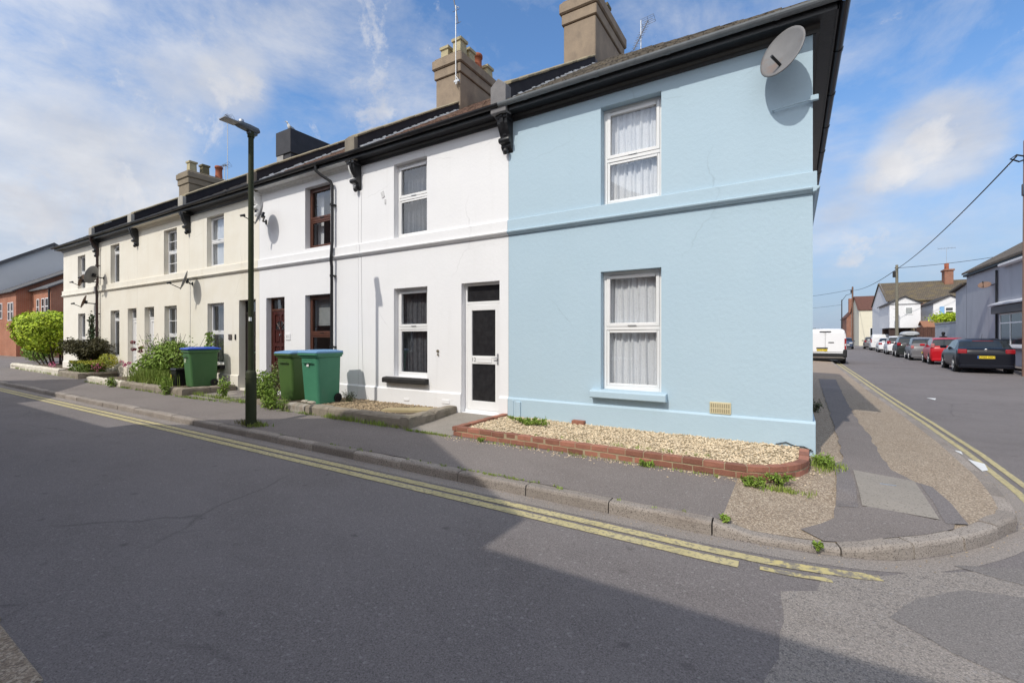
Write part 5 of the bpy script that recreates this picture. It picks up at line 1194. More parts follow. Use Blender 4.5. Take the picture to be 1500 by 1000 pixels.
def car(loc, rz_, pm, label, L, W, H, prof, belt, glass_r, glass_f, side, lights, cat='car', plate=None, rims=None, low=.17, face=False, bump_m=None, wide_top=.76, wheel_r=.31, wb=(.17, .81)):
    """local +Y is the nose; prof: side silhouette as (fraction of length, height)"""
    t = thing('parked_car', loc, label, cat, 'cars parked along the side street', rz_)
    hw = W / 2; us = sorted({0, .004, .015, .03, .985, .996, 1} | {k / 44 for k in range(45)} | {p[0] for p in prof})
    def sm(T, u): return (lerp(T, u - .008) + 2 * lerp(T, u) + lerp(T, u + .008)) / 4 if .02 < u < .98 else lerp(T, u)
    rings = []; nseg = 0
    for u in us:
        y = (u - .5) * L; top = sm(prof, u); be = min(sm(belt, u), top - .004)
        wf = 1 - .10 * max(0, (.06 - u) / .06) ** 2 - .16 * max(0, (u - .90) / .10) ** 2
        w = hw * wf; tum = (top - be) / max(.01, H - lerp(belt, .5)); wt = w * (.94 - (.94 - wide_top) * min(1, tum))
        bt = low + .10 * max(0, (.05 - u) / .05) + .10 * max(0, (u - .95) / .05)
        half = [(0, bt), (w * .82, bt), (w * .95, bt + .06), (w, bt + .2), (w, (bt + be) / 2 + .05), (w * .985, be - .07), (w * .94, be)]
        for q in (.34, .68): half.append((w * .94 + (wt - w * .94) * q, be + (top - .05 - be) * q if top - be > .06 else be + (top - be) * q))
        half += [(wt, max(be, top - .05) if top - be > .06 else top - .002), (wt * .90, top - .012 if top - be > .06 else top - .001), (wt * .5, top), (0, top + .004)]
        ring_ = [(x, y, z) for x, z in half] + [(-x, y, z) for x, z in reversed(half[1:-1])]; rings.append(ring_)
    n = len(rings[0]); hN = 12
    body = MB(); gl = {'windscreen': MB(), 'rear_window': MB(), 'side_window': MB(), 'side_window ': MB()}
    vs = [p for r in rings for p in r]
    for a in range(len(rings) - 1):
        u = (us[a] + us[a + 1]) / 2
        for b in range(n):
            c = (b + 1) % n; bb = b if b < hN else n - 1 - b; f = [vs[a * n + b], vs[a * n + c], vs[(a + 1) * n + c], vs[(a + 1) * n + b]]
            tall = lerp(prof, u) - lerp(belt, u) > .12
            if bb >= 9 and glass_r[0] < u < glass_r[1]: gl['rear_window'].face(f, sm=True)
            elif bb >= 9 and glass_f[0] < u < glass_f[1]: gl['windscreen'].face(f, sm=True)
            elif 6 <= bb <= 8 and tall and any(s0 < u < s1 for s0, s1 in side): gl['side_window' if f[0][0] + f[1][0] > 0 else 'side_window '].face(f, sm=True)
            else: body.face(f, sm=True)
    body.face(list(reversed(rings[0]))); body.face(rings[-1])
    o = body.build('body', pm, t, world=False); weld(o)
    for k, m_ in gl.items():
        if m_.f: weld(m_.build(k.strip(), carglass, t, world=False))
    # bumper valance and sill trim
    mb = MB(); mb.cbox(-hw * .93, hw * .93, -L / 2 - .035, -L / 2 + .1, low + .02, low + .17, .03); mb.build('bumper', bump_m or trim, t, world=False); mb = MB(); mb.cbox(-hw * .86, hw * .86, L / 2 - .12, L / 2 + .02, low + .02, low + .17, .03); mb.build('bumper', bump_m or trim, t, world=False)
    for yy in wb:
        y = (yy - .5) * L
        for s in (-1, 1):
            a = MB(); a.cyl((s * (hw - .2), y, wheel_r + .01), (s * (hw + .004), y, wheel_r + .01), wheel_r + .055, n=28); a.build('wheel_arch', trim, t, world=False)
            wmb = MB(); wmb.loft([[(s * (hw + dx), y + r * math.cos(2 * PI * k / 28), wheel_r + r * math.sin(2 * PI * k / 28)) for k in range(28)] for dx, r in ((-.18, wheel_r * .9), (-.17, wheel_r), (.0, wheel_r), (.018, wheel_r * .94), (.02, wheel_r * .68))], sm=True)
            w_ = wmb.build('wheel', tyre_m, t, world=False)
            rm = MB(); R_ = wheel_r * .70
            rm.loft([[(s * (hw + dx), y + r * math.cos(2 * PI * k / 28), wheel_r + r * math.sin(2 * PI * k / 28)) for k in range(28)] for dx, r in ((.021, R_), (.030, R_), (.030, R_ * .9), (.015, R_ * .88))], False, True, sm=False)
            for k in range(6):
                an = 2 * PI * k / 6; dv = Vector((0, math.cos(an), math.sin(an))); qv = Vector((0, -math.sin(an), math.cos(an)))
                rm.obox(Vector((s * (hw + .024), y, wheel_r)) + dv * R_ * .45, Vector((1, 0, 0)), dv, qv, .006, R_ * .45, .022)
            rm.cyl((s * (hw + .01), y, wheel_r), (s * (hw + .034), y, wheel_r), .04, n=12)
            rm.build('rim', rims or rim_m, w_, world=False)
    for s in (-1, 1):
        m_ = MB(); yb = (glass_f[0] - .5) * L - .02; zb = lerp(belt, glass_f[0]) + .04
        yb = (glass_f[1] - .5) * L - .30
        m_.cbox(min(s * hw * .93, s * (hw + .17)), max(s * hw * .93, s * (hw + .17)), yb, yb + .11, zb, zb + .13, .03); bevel(m_.build('wing_mirror', pm, t, world=False), .02)
    for nm, m_, boxes in lights:
        for s in (-1, 1):
            x0, x1, y0, y1, z0, z1 = boxes; q = MB(); q.cbox(min(s * x0, s * x1), max(s * x0, s * x1), y0, y1, z0, z1, .022); bevel(q.build(nm, m_, t, world=False), .012)
    if plate:
        z, yy, txt = plate; q = MB(); q.box(-.26, .26, yy - .012, yy, z - .055, z + .055); p = q.build('number_plate', plate_y if not face else white_paint, t, world=False)
        if txt is not None:
            q = MB(); q.box(-.26, -.215, yy - .0135, yy - .0125, z - .055, z + .055); q.build('blue_band', plate_b, p, world=False)
            text(txt, 'plate_characters', p, (.02, yy - .013, z), (PI / 2, 0, 0), .105, ink, world=False)
    return t
zr_ = lambda x, y: rz(x, y)
hatch_prof = [(0, .80), (.012, .93), (.03, .98), (.15, 1.36), (.24, 1.43), (.36, 1.46), (.50, 1.43), (.585, 1.36), (.74, 1.0), (.80, .96), (.95, .80), (1, .62)]
hatch_belt = [(0, .80), (.03, .95), (.3, .94), (.7, .90), (.8, .90), (.95, .76), (1, .60)]
def lam(L, W, z0, z1, wx=.24, y=-.5, d=.16): return ('tail_light', lamp_r, (W / 2 - wx, W / 2 - .015, y * L - .012, y * L + d, z0, z1))
dark_blue = paint('blue_black_paint', (.004, .005, .011)); red = paint('red_paint', (.46, .012, .02)); grey_p = paint('grey_metallic_paint', (.16, .155, .165)); dark_p = paint('dark_green_grey_paint', (.03, .034, .033)); wht = paint('white_car_paint', (.72, .72, .73)); silver = paint('silver_paint', (.42, .43, .44)); navy = paint('slate_blue_paint', (.07, .09, .14))
# nearest: black three-door
def cl(x, y): return (x, y, rz(x, y))
HEAD = math.radians(-4.5)
c = car(cl(6.80, 21.5), HEAD, dark_blue, 'nearest parked car, a black three-door hatchback with a yellow rear plate, by the grey house', 4.25, 1.77, 1.45, [(0, .78), (.008, .92), (.02, 1.0), (.055, 1.07), (.14, 1.33), (.20, 1.39), (.32, 1.45), (.46, 1.43), (.56, 1.36), (.73, 1.0), (.80, .96), (.95, .80), (1, .62)],
        [(0, .78), (.03, 1.0), (.2, 1.0), (.7, .92), (.8, .90), (.95, .76), (1, .60)], (.028, .165), (.56, .73), ((.20, .40), (.42, .66)),
        [('tail_light', lamp_r, (.56, .85, -2.13, -1.94, .80, .99))], plate=(.66, -2.135, 'KM60 OXT'), wheel_r=.32, bump_m=dark_blue)
q = MB(); q.lathe((0, 0, 0), [(.055, 0), (.06, .008), (.04, .012)], 20); o = q.build('badge', chrome, c, world=False); o.location = (0, -2.09, .96); o.rotation_euler = (PI / 2 + .2, 0, 0)
q = MB(); q.tube([(0, -1.3, 1.41), (0, -1.42, 1.60)], .006, 5); q.build('roof_aerial', trim, c, world=False)
q = MB(); q.cbox(-.32, .32, -1.545, -1.50, 1.325, 1.345, .005); q.build('brake_light', lamp_r, c, world=False)
# red hatchback
c = car(cl(7.10, 27.6), HEAD, red, 'small bright red hatchback parked just beyond the black one', 3.45, 1.63, 1.47, [(0, .72), (.01, .95), (.03, 1.02), (.10, 1.36), (.16, 1.42), (.34, 1.47), (.52, 1.44), (.62, 1.36), (.80, .98), (.86, .93), (.96, .80), (1, .60)],
        [(0, .72), (.03, .97), (.3, .96), (.75, .92), (.86, .88), (.96, .76), (1, .58)], (.03, .12), (.62, .80), ((.16, .36), (.39, .60), (.61, .70)),
        [('tail_light', lamp_pk, (.62, .785, -1.70, -1.52, .92, 1.14))], plate=(.60, -1.74, None), wheel_r=.28, bump_m=red)
# grey retro hatch
c = car(cl(7.15, 32.9), HEAD, grey_p, 'small rounded grey hatchback with chrome rims between the red car and the dark estate', 3.55, 1.63, 1.49, [(0, .62), (.01, .80), (.03, .95), (.12, 1.33), (.2, 1.42), (.36, 1.49), (.52, 1.46), (.62, 1.36), (.78, .98), (.88, .88), (.97, .74), (1, .60)],
        [(0, .62), (.03, .92), (.3, .94), (.75, .92), (.88, .84), (.97, .70), (1, .58)], (.06, .17), (.62, .78), ((.2, .42), (.44, .68)),
        [('tail_light', lamp_pk, (.62, .78, -1.76, -1.62, .76, .96))], plate=(.52, -1.79, None), wheel_r=.29, rims=chrome, bump_m=grey_p)
# dark estate with a box
EP = [(0, .70), (.008, .95), (.02, 1.02), (.08, 1.42), (.13, 1.50), (.34, 1.55), (.55, 1.52), (.62, 1.45), (.76, 1.02), (.82, .98), (.96, .82), (1, .62)]
EB = [(0, .70), (.03, 1.0), (.3, .98), (.7, .95), (.82, .93), (.96, .78), (1, .60)]
c = car(cl(7.35, 38.4), HEAD, dark_p, 'dark grey-green estate car carrying the pale roof box', 4.3, 1.75, 1.55, EP, EB, (.025, .10), (.62, .76), ((.13, .32), (.34, .50), (.52, .70)), [('tail_light', lamp_r, (.64, .86, -2.17, -1.98, .88, 1.10))], plate=(.60, -2.165, None))
t = thing('roof_box', (7.35, 38.4, rz(7.5, 38.4) + 1.55), 'pale silver roof box strapped on top of the dark estate car', 'roof box', None, HEAD)
mb = MB(); mb.loft([[(math.copysign(abs(math.cos(a)) ** .6, math.cos(a)) * .55 * k, y, .17 + math.sin(a) * .17 * k + (0 if math.sin(a) < 0 else .05 * k * math.sin(a))) for a in [2 * PI * i / 20 for i in range(20)]] for y, k in ((-.95, .5), (-.9, .8), (-.6, 1), (.4, 1), (.9, .7), (1.1, .3))], sm=True); mb.build('shell', silver, t, world=False)
for y in (-.5, .4): mb = MB(); mb.box(-.65, .65, y, y + .06, -.03, .0); mb.build('roof_bar', trim, t, world=False)
c = car(cl(7.7, 45.0), HEAD, wht, 'white sports utility car with big red tail lights', 4.3, 1.78, 1.6, [(p, h * 1.035) for p, h in EP], [(p, h * 1.05) for p, h in EB], (.03, .10), (.62, .76), ((.13, .32), (.34, .50), (.52, .70)), [('tail_light', lamp_r, (.62, .88, -2.17, -1.98, .92, 1.18))], plate=(.66, -2.165, None), wheel_r=.34)
c = car(cl(8.0, 52.), HEAD, wht, 'white saloon car parked between the white utility car and the small white van', 4.6, 1.78, 1.45, [(0, .70), (.008, .92), (.02, 1.0), (.16, 1.06), (.28, 1.38), (.36, 1.44), (.5, 1.43), (.58, 1.36), (.72, .98), (.8, .94), (.96, .80), (1, .62)],
        [(0, .70), (.03, .98), (.3, .96), (.7, .92), (.8, .90), (.96, .76), (1, .60)], (.16, .28), (.58, .72), ((.30, .44), (.46, .64)), [('tail_light', lamp_r, (.58, .87, -2.32, -2.15, .78, .96))], plate=(.62, -2.315, None))
c = car(cl(8.4, 60.5), HEAD, wht, 'small white van parked beyond the white saloon', 4.4, 1.82, 1.85, [(0, .70), (.008, 1.2), (.02, 1.70), (.06, 1.82), (.4, 1.86), (.58, 1.80), (.64, 1.70), (.76, 1.15), (.82, 1.08), (.96, .88), (1, .62)], [(0, .70), (.03, 1.10), (.7, 1.08), (.82, 1.02), (.96, .82), (1, .60)], (.5, .5), (.64, .76), ((.46, .70),), [('tail_light', lamp_r, (.80, .90, -2.22, -2.1, .9, 1.3))], cat='van', wheel_r=.33)
c = car(cl(8.6, 68), HEAD, grey_p, 'grey car parked farthest up the row, beyond the small white van', 4.3, 1.78, 1.55, EP, EB, (.025, .10), (.62, .76), ((.13, .32), (.34, .50), (.52, .70)), [('tail_light', lamp_r, (.64, .86, -2.17, -1.98, .88, 1.10))])
c = car(cl(5.55, 66), PI + HEAD, navy, 'far dark blue and silver car facing this way in the middle of the side street', 4.2, 1.78, 1.6, hatch_prof, hatch_belt, (.03, .15), (.585, .74), ((.2, .36), (.38, .56)), [('headlight', lamp_c, (.45, .80, 1.93, 2.06, .68, .84))], plate=None)
q = MB(); q.cbox(-.5, .5, 2.05, 2.12, .42, .62, .02); q.build('grille', silver, c, world=False)
# white van by the blue house
t = thing('parked_van', (1.40, 26.35, rz(1.4, 25)), 'big white panel van parked half on the pavement beyond the blue house', 'van', None, math.radians(-1.5))
vw = paint('white_van_paint', (.78, .78, .79)); mb = MB(); W, L, H = 1.97, 5.0, 1.96; hw = W / 2
rings = []
for y, top, bt, s in ((-L / 2, 1.80, .38, .955), (-L / 2 + .03, 1.88, .36, .98), (-L / 2 + .15, 1.94, .30, 1), (-L / 2 + 1.2, 1.97, .28, 1), (.9, 1.96, .28, 1), (1.25, 1.88, .28, 1), (1.75, 1.30, .28, 1), (2.3, 1.05, .30, .95), (2.48, .8, .34, .86)):
    rings.append([(sx * hw * s * k, y, bt + (top - bt) * q) for sx, k, q in ((-1, .9, 0), (1, .9, 0), (1, 1, .08), (1, 1.0, .45), (1, .965, .80), (1, .90, .95), (1, .80, 1.), (0, .1, 1.01), (-1, .80, 1.), (-1, .90, .95), (-1, .965, .80), (-1, 1., .45), (-1, 1, .08))])
mb.loft(rings, sm=False); o = mb.build('body', vw, t, world=False); bevel(o, .03, 3)
yr = -L / 2
q = MB(); q.box(-.006, .006, yr - .004, yr + .01, .66, 1.80); q.box(-.80, .80, yr - .0045, yr + .01, .655, .667); q.box(-.80, .80, yr - .004, yr + .01, .92, .926); q.build('door_gap', trim, t, world=False)
for s in (-1, 1):
    q = MB(); q.cbox(min(s * .05, s * .86), max(s * .05, s * .86), yr - .018, yr + .002, .67, 1.74, .016); dd = bevel(q.build('rear_door', vw, t, world=False), .012)
    q = MB(); q.cbox(min(s * .87, s * .955), max(s * .87, s * .955), yr - .016, yr + .05, .82, 1.42, .015); q.build('tail_light', lamp_r, t, world=False)
    q = MB(); q.cbox(min(s * .885, s * .94), max(s * .885, s * .94), yr - .02, yr - .014, 1.02, 1.12, .004); q.build('reverse_light', lamp_c, t, world=False)
q = MB(); q.cbox(.14, .40, yr - .034, yr - .019, 1.17, 1.22, .007); q.build('door_handle', trim, t, world=False)
q = MB(); q.cbox(-.27, .27, yr - .06, yr - .01, 1.835 - .05, 1.835, .012); q.build('brake_light', trim, t, world=False)
q = MB(); q.cbox(-.42, .12, yr - .045, yr - .019, .845, .91, .012); q.build('plate_garnish', trim, t, world=False)
q = MB(); q.box(-.40, .10, yr - .03, yr - .02, .71, .82); p = q.build('number_plate', plate_y, t, world=False); text('GN15 YHK', 'plate_characters', p, (-.15, yr - .031, .765), (PI / 2, 0, 0), .1, ink, world=False)
q = MB(); q.cbox(-.97, .97, yr - .07, yr + .2, .40, .60, .04); q.cbox(.80, .985, yr - .05, yr + .25, .36, .82, .04); q.cbox(-.985, -.80, yr - .05, yr + .25, .36, .82, .04); q.build('bumper', trim, t, world=False)
q = MB(); q.box(-.8, .8, yr + .1, L / 2 - .4, .22, .36); q.build('underbody', trim, t, world=False)
for y in (-1.55, 1.55):
    for s in (-1, 1):
        q = MB(); q.cyl((s * .74, y, .33), (s * .965, y, .33), .33, n=26); w_ = q.build('wheel', tyre_m, t, world=False)
        q = MB(); q.cyl((s * .965, y, .33), (s * .98, y, .33), .21, n=20); q.build('rim', rim_m, w_, world=False)
# someone walking behind the red car
t = thing('person', (8.62, 35.2, rz(8, 35) + .1), 'person with short black hair in dark clothes walking behind the red hatchback', 'person')
me = bpy.data.meshes.new('body'); J = [(0, 0, .92), (0, 0, 1.12), (0, 0, 1.38), (0, 0, 1.47), (0, 0, 1.56), (0, .01, 1.66), (-.17, 0, 1.38), (-.24, .02, 1.12), (-.24, -.1, .90), (.17, 0, 1.38), (.24, -.04, 1.12), (.25, -.16, .93), (-.09, 0, .88), (-.10, .05, .48), (-.10, .12, .06), (-.10, .0, .04), (.09, 0, .88), (.10, -.1, .48), (.10, -.06, .06), (.10, -.18, .04)]
ed = [(0, 1), (1, 2), (2, 3), (3, 4), (4, 5), (2, 6), (6, 7), (7, 8), (2, 9), (9, 10), (10, 11), (0, 12), (12, 13), (13, 14), (14, 15), (0, 16), (16, 17), (17, 18), (18, 19)]
me.from_pydata(J, ed, []); o = bpy.data.objects.new('body', me); COL.objects.link(o); o.parent = t
sk = o.modifiers.new('skin', 'SKIN'); rad = [.15, .14, .15, .06, .075, .085, .07, .05, .035, .07, .05, .035, .09, .065, .045, .04, .09, .065, .045, .04]
for v, r_ in zip(me.skin_vertices[0].data, rad): v.radius = (r_, r_ * .85)
me.skin_vertices[0].data[0].use_root = True; o.modifiers.new('smooth', 'SUBSURF').levels = 1; o.modifiers['smooth'].render_levels = 1
me.materials.append(mat('dark_clothing', (.02, .02, .025), None, rough=.9))
mb = MB(); mb.lathe((0, .0, 1.56), [(.075, 0), (.098, .05), (.10, .12), (.085, .17), (.05, .20), (.01, .205)], 16); mb.build('hair', mat('black_hair', (.012, .010, .009), None, rough=.7), t, world=False)
# ------------------------------------------------------------------ buildings up the side street
def gable(name, x0, x1, y0, y1, eave, ridge, along, wm, rm, label, over=.18, wins=(), gmat=None, base=-.3, cat='house'):
    t = thing(name, ((x0 + x1) / 2, (y0 + y1) / 2, 0), label, cat); mb = MB()
    if along == 'x':
        ym = (y0 + y1) / 2
        for x in (x0, x1): mb.face([(x, y0, base), (x, y1, base), (x, y1, eave), (x, ym, ridge), (x, y0, eave)])
        for y in (y0, y1): mb.face([(x0, y, base), (x1, y, base), (x1, y, eave), (x0, y, eave)])
        s = (ridge - eave) / (ym - y0); r = MB()
        for a, b in ((y0 - over, ym), (y1 + over, ym)):
            z = eave - over * s + .03; P = [(x0 - over, a, z), (x1 + over, a, z), (x1 + over, b, ridge + .03), (x0 - over, b, ridge + .03)]
            r.loft([P, [(p[0], p[1], p[2] + .09) for p in P]])
    else:
        xm = (x0 + x1) / 2
        for y in (y0, y1): mb.face([(x0, y, base), (x1, y, base), (x1, y, eave), (xm, y, ridge), (x0, y, eave)])
        for x in (x0, x1): mb.face([(x, y0, base), (x, y1, base), (x, y1, eave), (x, y0, eave)])
        s = (ridge - eave) / (xm - x0); r = MB()
        for a, b in ((x0 - over, xm), (x1 + over, xm)):
            z = eave - over * s + .03; P = [(a, y0 - over, z), (a, y1 + over, z), (b, y1 + over, ridge + .03), (b, y0 - over, ridge + .03)]
            r.loft([P, [(p[0], p[1], p[2] + .09) for p in P]])
    mb.build('wall', wm, t); r.build('roof', rm, t)
    for w in wins: simple_window(t, *w)
    return t
def simple_window(t, face, a0, a1, z0, z1, at_, fm=None, glassm=None, bars=1, arch=False, nm='window'):
    """window on a distant wall: face 'y' looks to -Y at y=at_, face 'x' looks to -X at x=at_"""
    fm = fm or upvc; mb = MB(); g = MB()
    def bx(m, u0, u1, v0, v1, d0, d1):
        if face == 'y': m.box(u0, u1, at_ + d0, at_ + d1, v0, v1)
        else: m.box(at_ + d0, at_ + d1, u0, u1, v0, v1)
    w = .07
    bx(mb, a0, a0 + w, z0, z1, -.05, .03); bx(mb, a1 - w, a1, z0, z1, -.05, .03); bx(mb, a0 + w, a1 - w, z0, z0 + w, -.05, .03); bx(mb, a0 + w, a1 - w, z1 - w, z1, -.05, .03)
    if bars: zm = (z0 + z1) / 2; bx(mb, a0 + w, a1 - w, zm - .035, zm + .035, -.04, .03)
    o = mb.build(nm, fm, t); bx(g, a0 + w * .9, a1 - w * .9, z0 + w * .9, z1 - w * .9, -.03, -.02); g.build('pane', glassm or carglass, o); return o
grey_r = mat('blue_grey_render', (.40, .41, .45), (.36, .37, .41), .9, .85, .3, 12, stain=(.27, .275, .31), stain_scale=(1.1, 1.1, .35), stain_amt=.42)
wht_r = mat('far_white_render', (.74, .74, .75), (.70, .70, .71), 1., .85, .2, 10)
cream_f = mat('far_cream_render', (.70, .66, .53), (.66, .62, .5), 1., .85)
brick_far = brickmat('far_red_brick', (.26, .09, .05), (.32, .12, .065), (.30, .26, .22))
brick_y = brickmat('buff_flint_wall', (.34, .26, .16), (.27, .20, .12), (.38, .33, .25))
# grey house
t = thing('grey_house', (12.5, 27.9, 0), 'blue-grey rendered house behind the nearest parked cars on the right', 'house'); mb = MB()
X0, Y0, Y1 = 9.0, 14.0, 31.87
for y in (Y0, Y1): mb.face([(X0, y, -.3), (17, y, -.3), (17, y, 5.4), (13, y, 7.95), (X0, y, 5.4)])
for x in (X0, 17): mb.face([(x, Y0, -.3), (x, Y1, -.3), (x, Y1, 5.4), (x, Y0, 5.4)])
mb.build('wall', grey_r, t); r = MB()
for a, b in ((X0 - .2, 13), (17.2, 13)):
    P = [(a, Y0 - .2, 5.33), (a, Y1 + .15, 5.33), (b, Y1 + .15, 8.02), (b, Y0 - .2, 8.02)]; r.loft([P, [(p[0], p[1], p[2] + .12) for p in P]])
r.build('roof', tilemat('grey_brown_slates', (.13, .105, .08), (.16, .135, .105), (.20, .16, .12)), t)
mb = MB(); mb.box(X0 - .17, X0 - .002, Y0, Y1, 5.20, 5.32); mb.build('fascia', trim, t)
mb = MB(); mb.cbox(X0 - .28, X0 - .002, 21.0, 25.85, 5.05, 5.18, .03); mb.build('window_hood', wht_r, t)
mb = MB(); mb.prism([(X0 - .002, 3.32), (X0 - .45, 3.14), (X0 - .45, 3.07), (X0 - .002, 3.03)], 'y', 19.5, 26.6); mb.build('bay_canopy', mat('pale_lead_roof', (.55, .56, .6), (.45, .46, .5), 5), t)
mb = MB(); mb.box(X0 - .40, X0 - .002, 19.6, 26.3, 2.66, 3.02); mb.build('shop_fascia', mat('dark_grey_fascia', (.10, .10, .105)), t)
o = simple_window(t, 'x', 19.8, 25.95, 1.05, 2.65, X0 - .12, bars=0)
mb = MB(); 
for y in (21.6, 23.2, 24.6): mb.box(X0 - .17, X0 - .10, y, y + .07, 1.1, 2.6)
mb.box(X0 - .172, X0 - .1, 19.9, 25.9, 2.14, 2.20); mb.build('glazing_bar', upvc, o)
mb = MB(); mb.cbox(X0 - .26, X0 - .002, 19.6, 26.1, .92, 1.04, .02); mb.build('sill', wht_r, t)
mb = MB(); mb.tube([(X0 - .07, 26.75, 0), (X0 - .07, 26.75, 5.0)], .05, 8); mb.build('downpipe', plast_blk, t)
mb = MB(); mb.face([(X0, 31.9, -.3), (X0, 34.1, -.3), (X0, 34.1, 4.45), (X0, 31.9, 4.75)]); mb.face([(X0, 34.1, -.3), (14, 34.1, -.3), (14, 34.1, 4.45), (X0, 34.1, 4.45)]); mb.build('rear_wing', grey_r, t)
P = [(X0 - .2, 31.95, 4.75), (X0 - .2, 34.75, 4.45), (14, 34.75, 4.45), (14, 31.95, 4.75)]; mb = MB(); mb.loft([P, [(p[0], p[1], p[2] + .12) for p in P]]); mb.build('roof', MATS['grey_brown_slates'], t)
dish((8.62, 27.3, 4.30), .30, 'rusty brown satellite dish on the blue-grey house', mat('rusty_orange_dish', (.24, .14, .10), (.19, .12, .085), 5, .7), (9.0, 27.1, 4.3), (-.25, -.55, .8))
# terrace across the end with its rear wings
t = gable('white_terrace', 9.38, 34, 62, 74, 5.7, 8.3, 'x', brick_y, tilemat('lichen_brown_tiles', (.12, .095, .065), (.15, .12, .085), (.24, .18, .06), .28, .2, .5), 'long house row with a mossy brown roof behind the white rear wings')
mb = MB(); mb.face([(9.34, 61.9, -.3), (9.34, 74.1, -.3), (9.34, 74.1, 5.75), (9.34, 68, 8.6), (9.34, 61.9, 5.75)]); mb.build('gable_render', wht_r, t)
mb = MB(); mb.cbox(15.3, 16.1, 66.6, 67.9, 7.2, 9.6, .04); mb.cbox(15.2, 16.2, 66.5, 68.0, 9.4, 9.62, .04); st_ = mb.build('chimney_stack', brick_far, t)
for y in (66.9, 67.5): mb = MB(); mb.lathe((15.6, y, 9.6), [(.17, 0), (.14, .4), (.17, .75), (.12, .76)], 12); mb.build('chimney_pot', pot_red, st_)
mb = MB(); mb.cbox(24.2, 25.2, 66.8, 68.0, 7.2, 9.9, .04); st_ = mb.build('chimney_stack', brick_far, t)
for y in (67.1, 67.6): mb = MB(); mb.lathe((24.6, y, 9.9), [(.17, 0), (.14, .3), (.17, .55), (.12, .56)], 12); mb.build('chimney_pot', pot_red, st_)
mb = MB()
for i in range(9): mb.box(12.25, 12.5 + (.0 if i % 2 else .1), 61.93, 61.97, 1.6 + i * .42, 1.6 + i * .42 + .4)
mb.build('brick_quoins', brick_far, t)
aerial((15.6, 67.2, 9.6), 2.6, (1, .1, 0), 1.6, 6, (0, 0, 1), 'tv aerial standing on the nearer red brick chimney across the end', grid_back=False)
PX = lambda px, Y: -.226 + (Y + 7.1) * math.tan(math.atan((px - 750) / 666.) - math.radians(31.68))
xa, xb = 8.53, 11.02
t = gable('rear_wing', xa, xb, 55, 61.8, 4.98, 5.68, 'y', wht_r, slate, 'white weatherboarded rear wing over a dark car port', base=2.45, cat='house wing')
simple_window(t, 'y', 9.78, 10.42, 3.85, 4.6, 55, bars=0, glassm=blind_m)
mb = MB(); mb.box(xa - .05, xb + .05, 54.93, 54.99, 4.90, 4.98); mb.build('bargeboard', mat('grey_board', (.3, .3, .31)), t)
brt = mat('dark_brown_timber', (.04, .025, .02), (.06, .035, .03), 6)
for nm, bb in (('post', (xa, xa + .5, 55.2, 55.5)), ('post', (xb - .4, xb, 55.0, 55.4)), ('back_boarding', (xa, xb, 59.5, 59.7))): mb = MB(); mb.box(*bb, -.3, 2.45); mb.build(nm, brt, t)
t = gable('rear_wing', 12.2, 14.8, 56, 61.8, 4.98, 5.7, 'y', wht_r, slate, 'white rear wing with pale blue shutters behind the shrub', cat='house wing')
simple_window(t, 'y', 13.08, 13.75, 3.75, 4.55, 56)
mb = MB(); mb.cbox(12.68, 13.04, 55.94, 55.99, 3.7, 4.62, .01); mb.build('shutter', mat('pale_blue_shutter', (.22, .42, .68)), t)
t = thing('timber_fence', (11, 51, 0), 'dark brown boarded fence between the car port and the pale block wall', 'fence'); mb = MB()
for i in range(12): mb.box(10.1 + i * .145, 10.235 + i * .145, 51.5 + R.uniform(-.01, .01), 51.53, -.2, 2.45 + R.uniform(-.02, .02), R.random())
mb.build('boards', mat('dark_fence_boards', (.055, .025, .018), (.08, .04, .03), 8, .9, var=.3), t)
for i in range(2): mb = MB(); mb.box(10.2 + i * 1.4, 10.3 + i * 1.4, 51.54, 51.64, -.2, 2.4); mb.build('post', MATS['dark_fence_boards'], t)
t = gable('outbuilding', 11.0, 12.1, 53, 55.5, 2.45, 3.0, 'x', brick_far, mat('terracotta_shed_roof', (.30, .14, .08), (.25, .12, .07), 3), 'low brick outbuilding with an orange roof behind the dark fence', cat='outbuilding')
t = thing('block_wall', (9.4, 36, 0), 'pale grey block garden wall between the grey house and the dark fence', 'wall'); mb = MB(); mb.box(9.35, 9.6, 34.15, 41.0, -.3, 2.45); mb.build('wall_body', mat('pale_block_wall', (.46, .47, .50), (.4, .41, .44), 2., .9), t); mb = MB(); mb.cbox(9.3, 9.65, 34.15, 41.0, 2.452, 2.56, .02); mb.build('coping', MATS['grey_board'], t)
f = MB(); st = MB()
for i in range(14):
    a = R.uniform(-1, 1); e = Vector((10.6 + a * .8, 42.5 + R.uniform(-1, 1), 2.95 + R.uniform(-.4, .4))); st.tube([(10.6, 42.5, 0), (10.6 + a * .4, 42.5, 2.0), e], [.05, .035, .01], 5)
    for _ in range(160): f.leaf(e + Vector((R.gauss(0, .3), R.gauss(0, .3), R.gauss(0, .13))), .09)
plant('garden_tree', (10.6, 42.5, 0), 'light green spreading tree top showing over the block wall', 'tree', f, leaf_y, st)
t = gable('cream_house', 9.6, 16, 92, 104, 6.2, 8.9, 'x', cream_f, tiles_far, 'cream house with a steep brown roof, left of the mossy roofed row', wins=[('y', 11.1, 12.4, .2, 3.1, 92)])
t = thing('small_dish', (12.8, 91.8, 4.6), 'brown satellite dish on the far cream house', 'satellite dish'); mb = MB(); mb.lathe((0, 0, 0), [(.02, 0), (.3, .05), (.5, .14), (.51, .15), (.3, .07), (.02, .03)], 18); o = mb.build('reflector', dish_b, t, world=False); o.rotation_euler = (PI / 2 - .2, 0, .3)
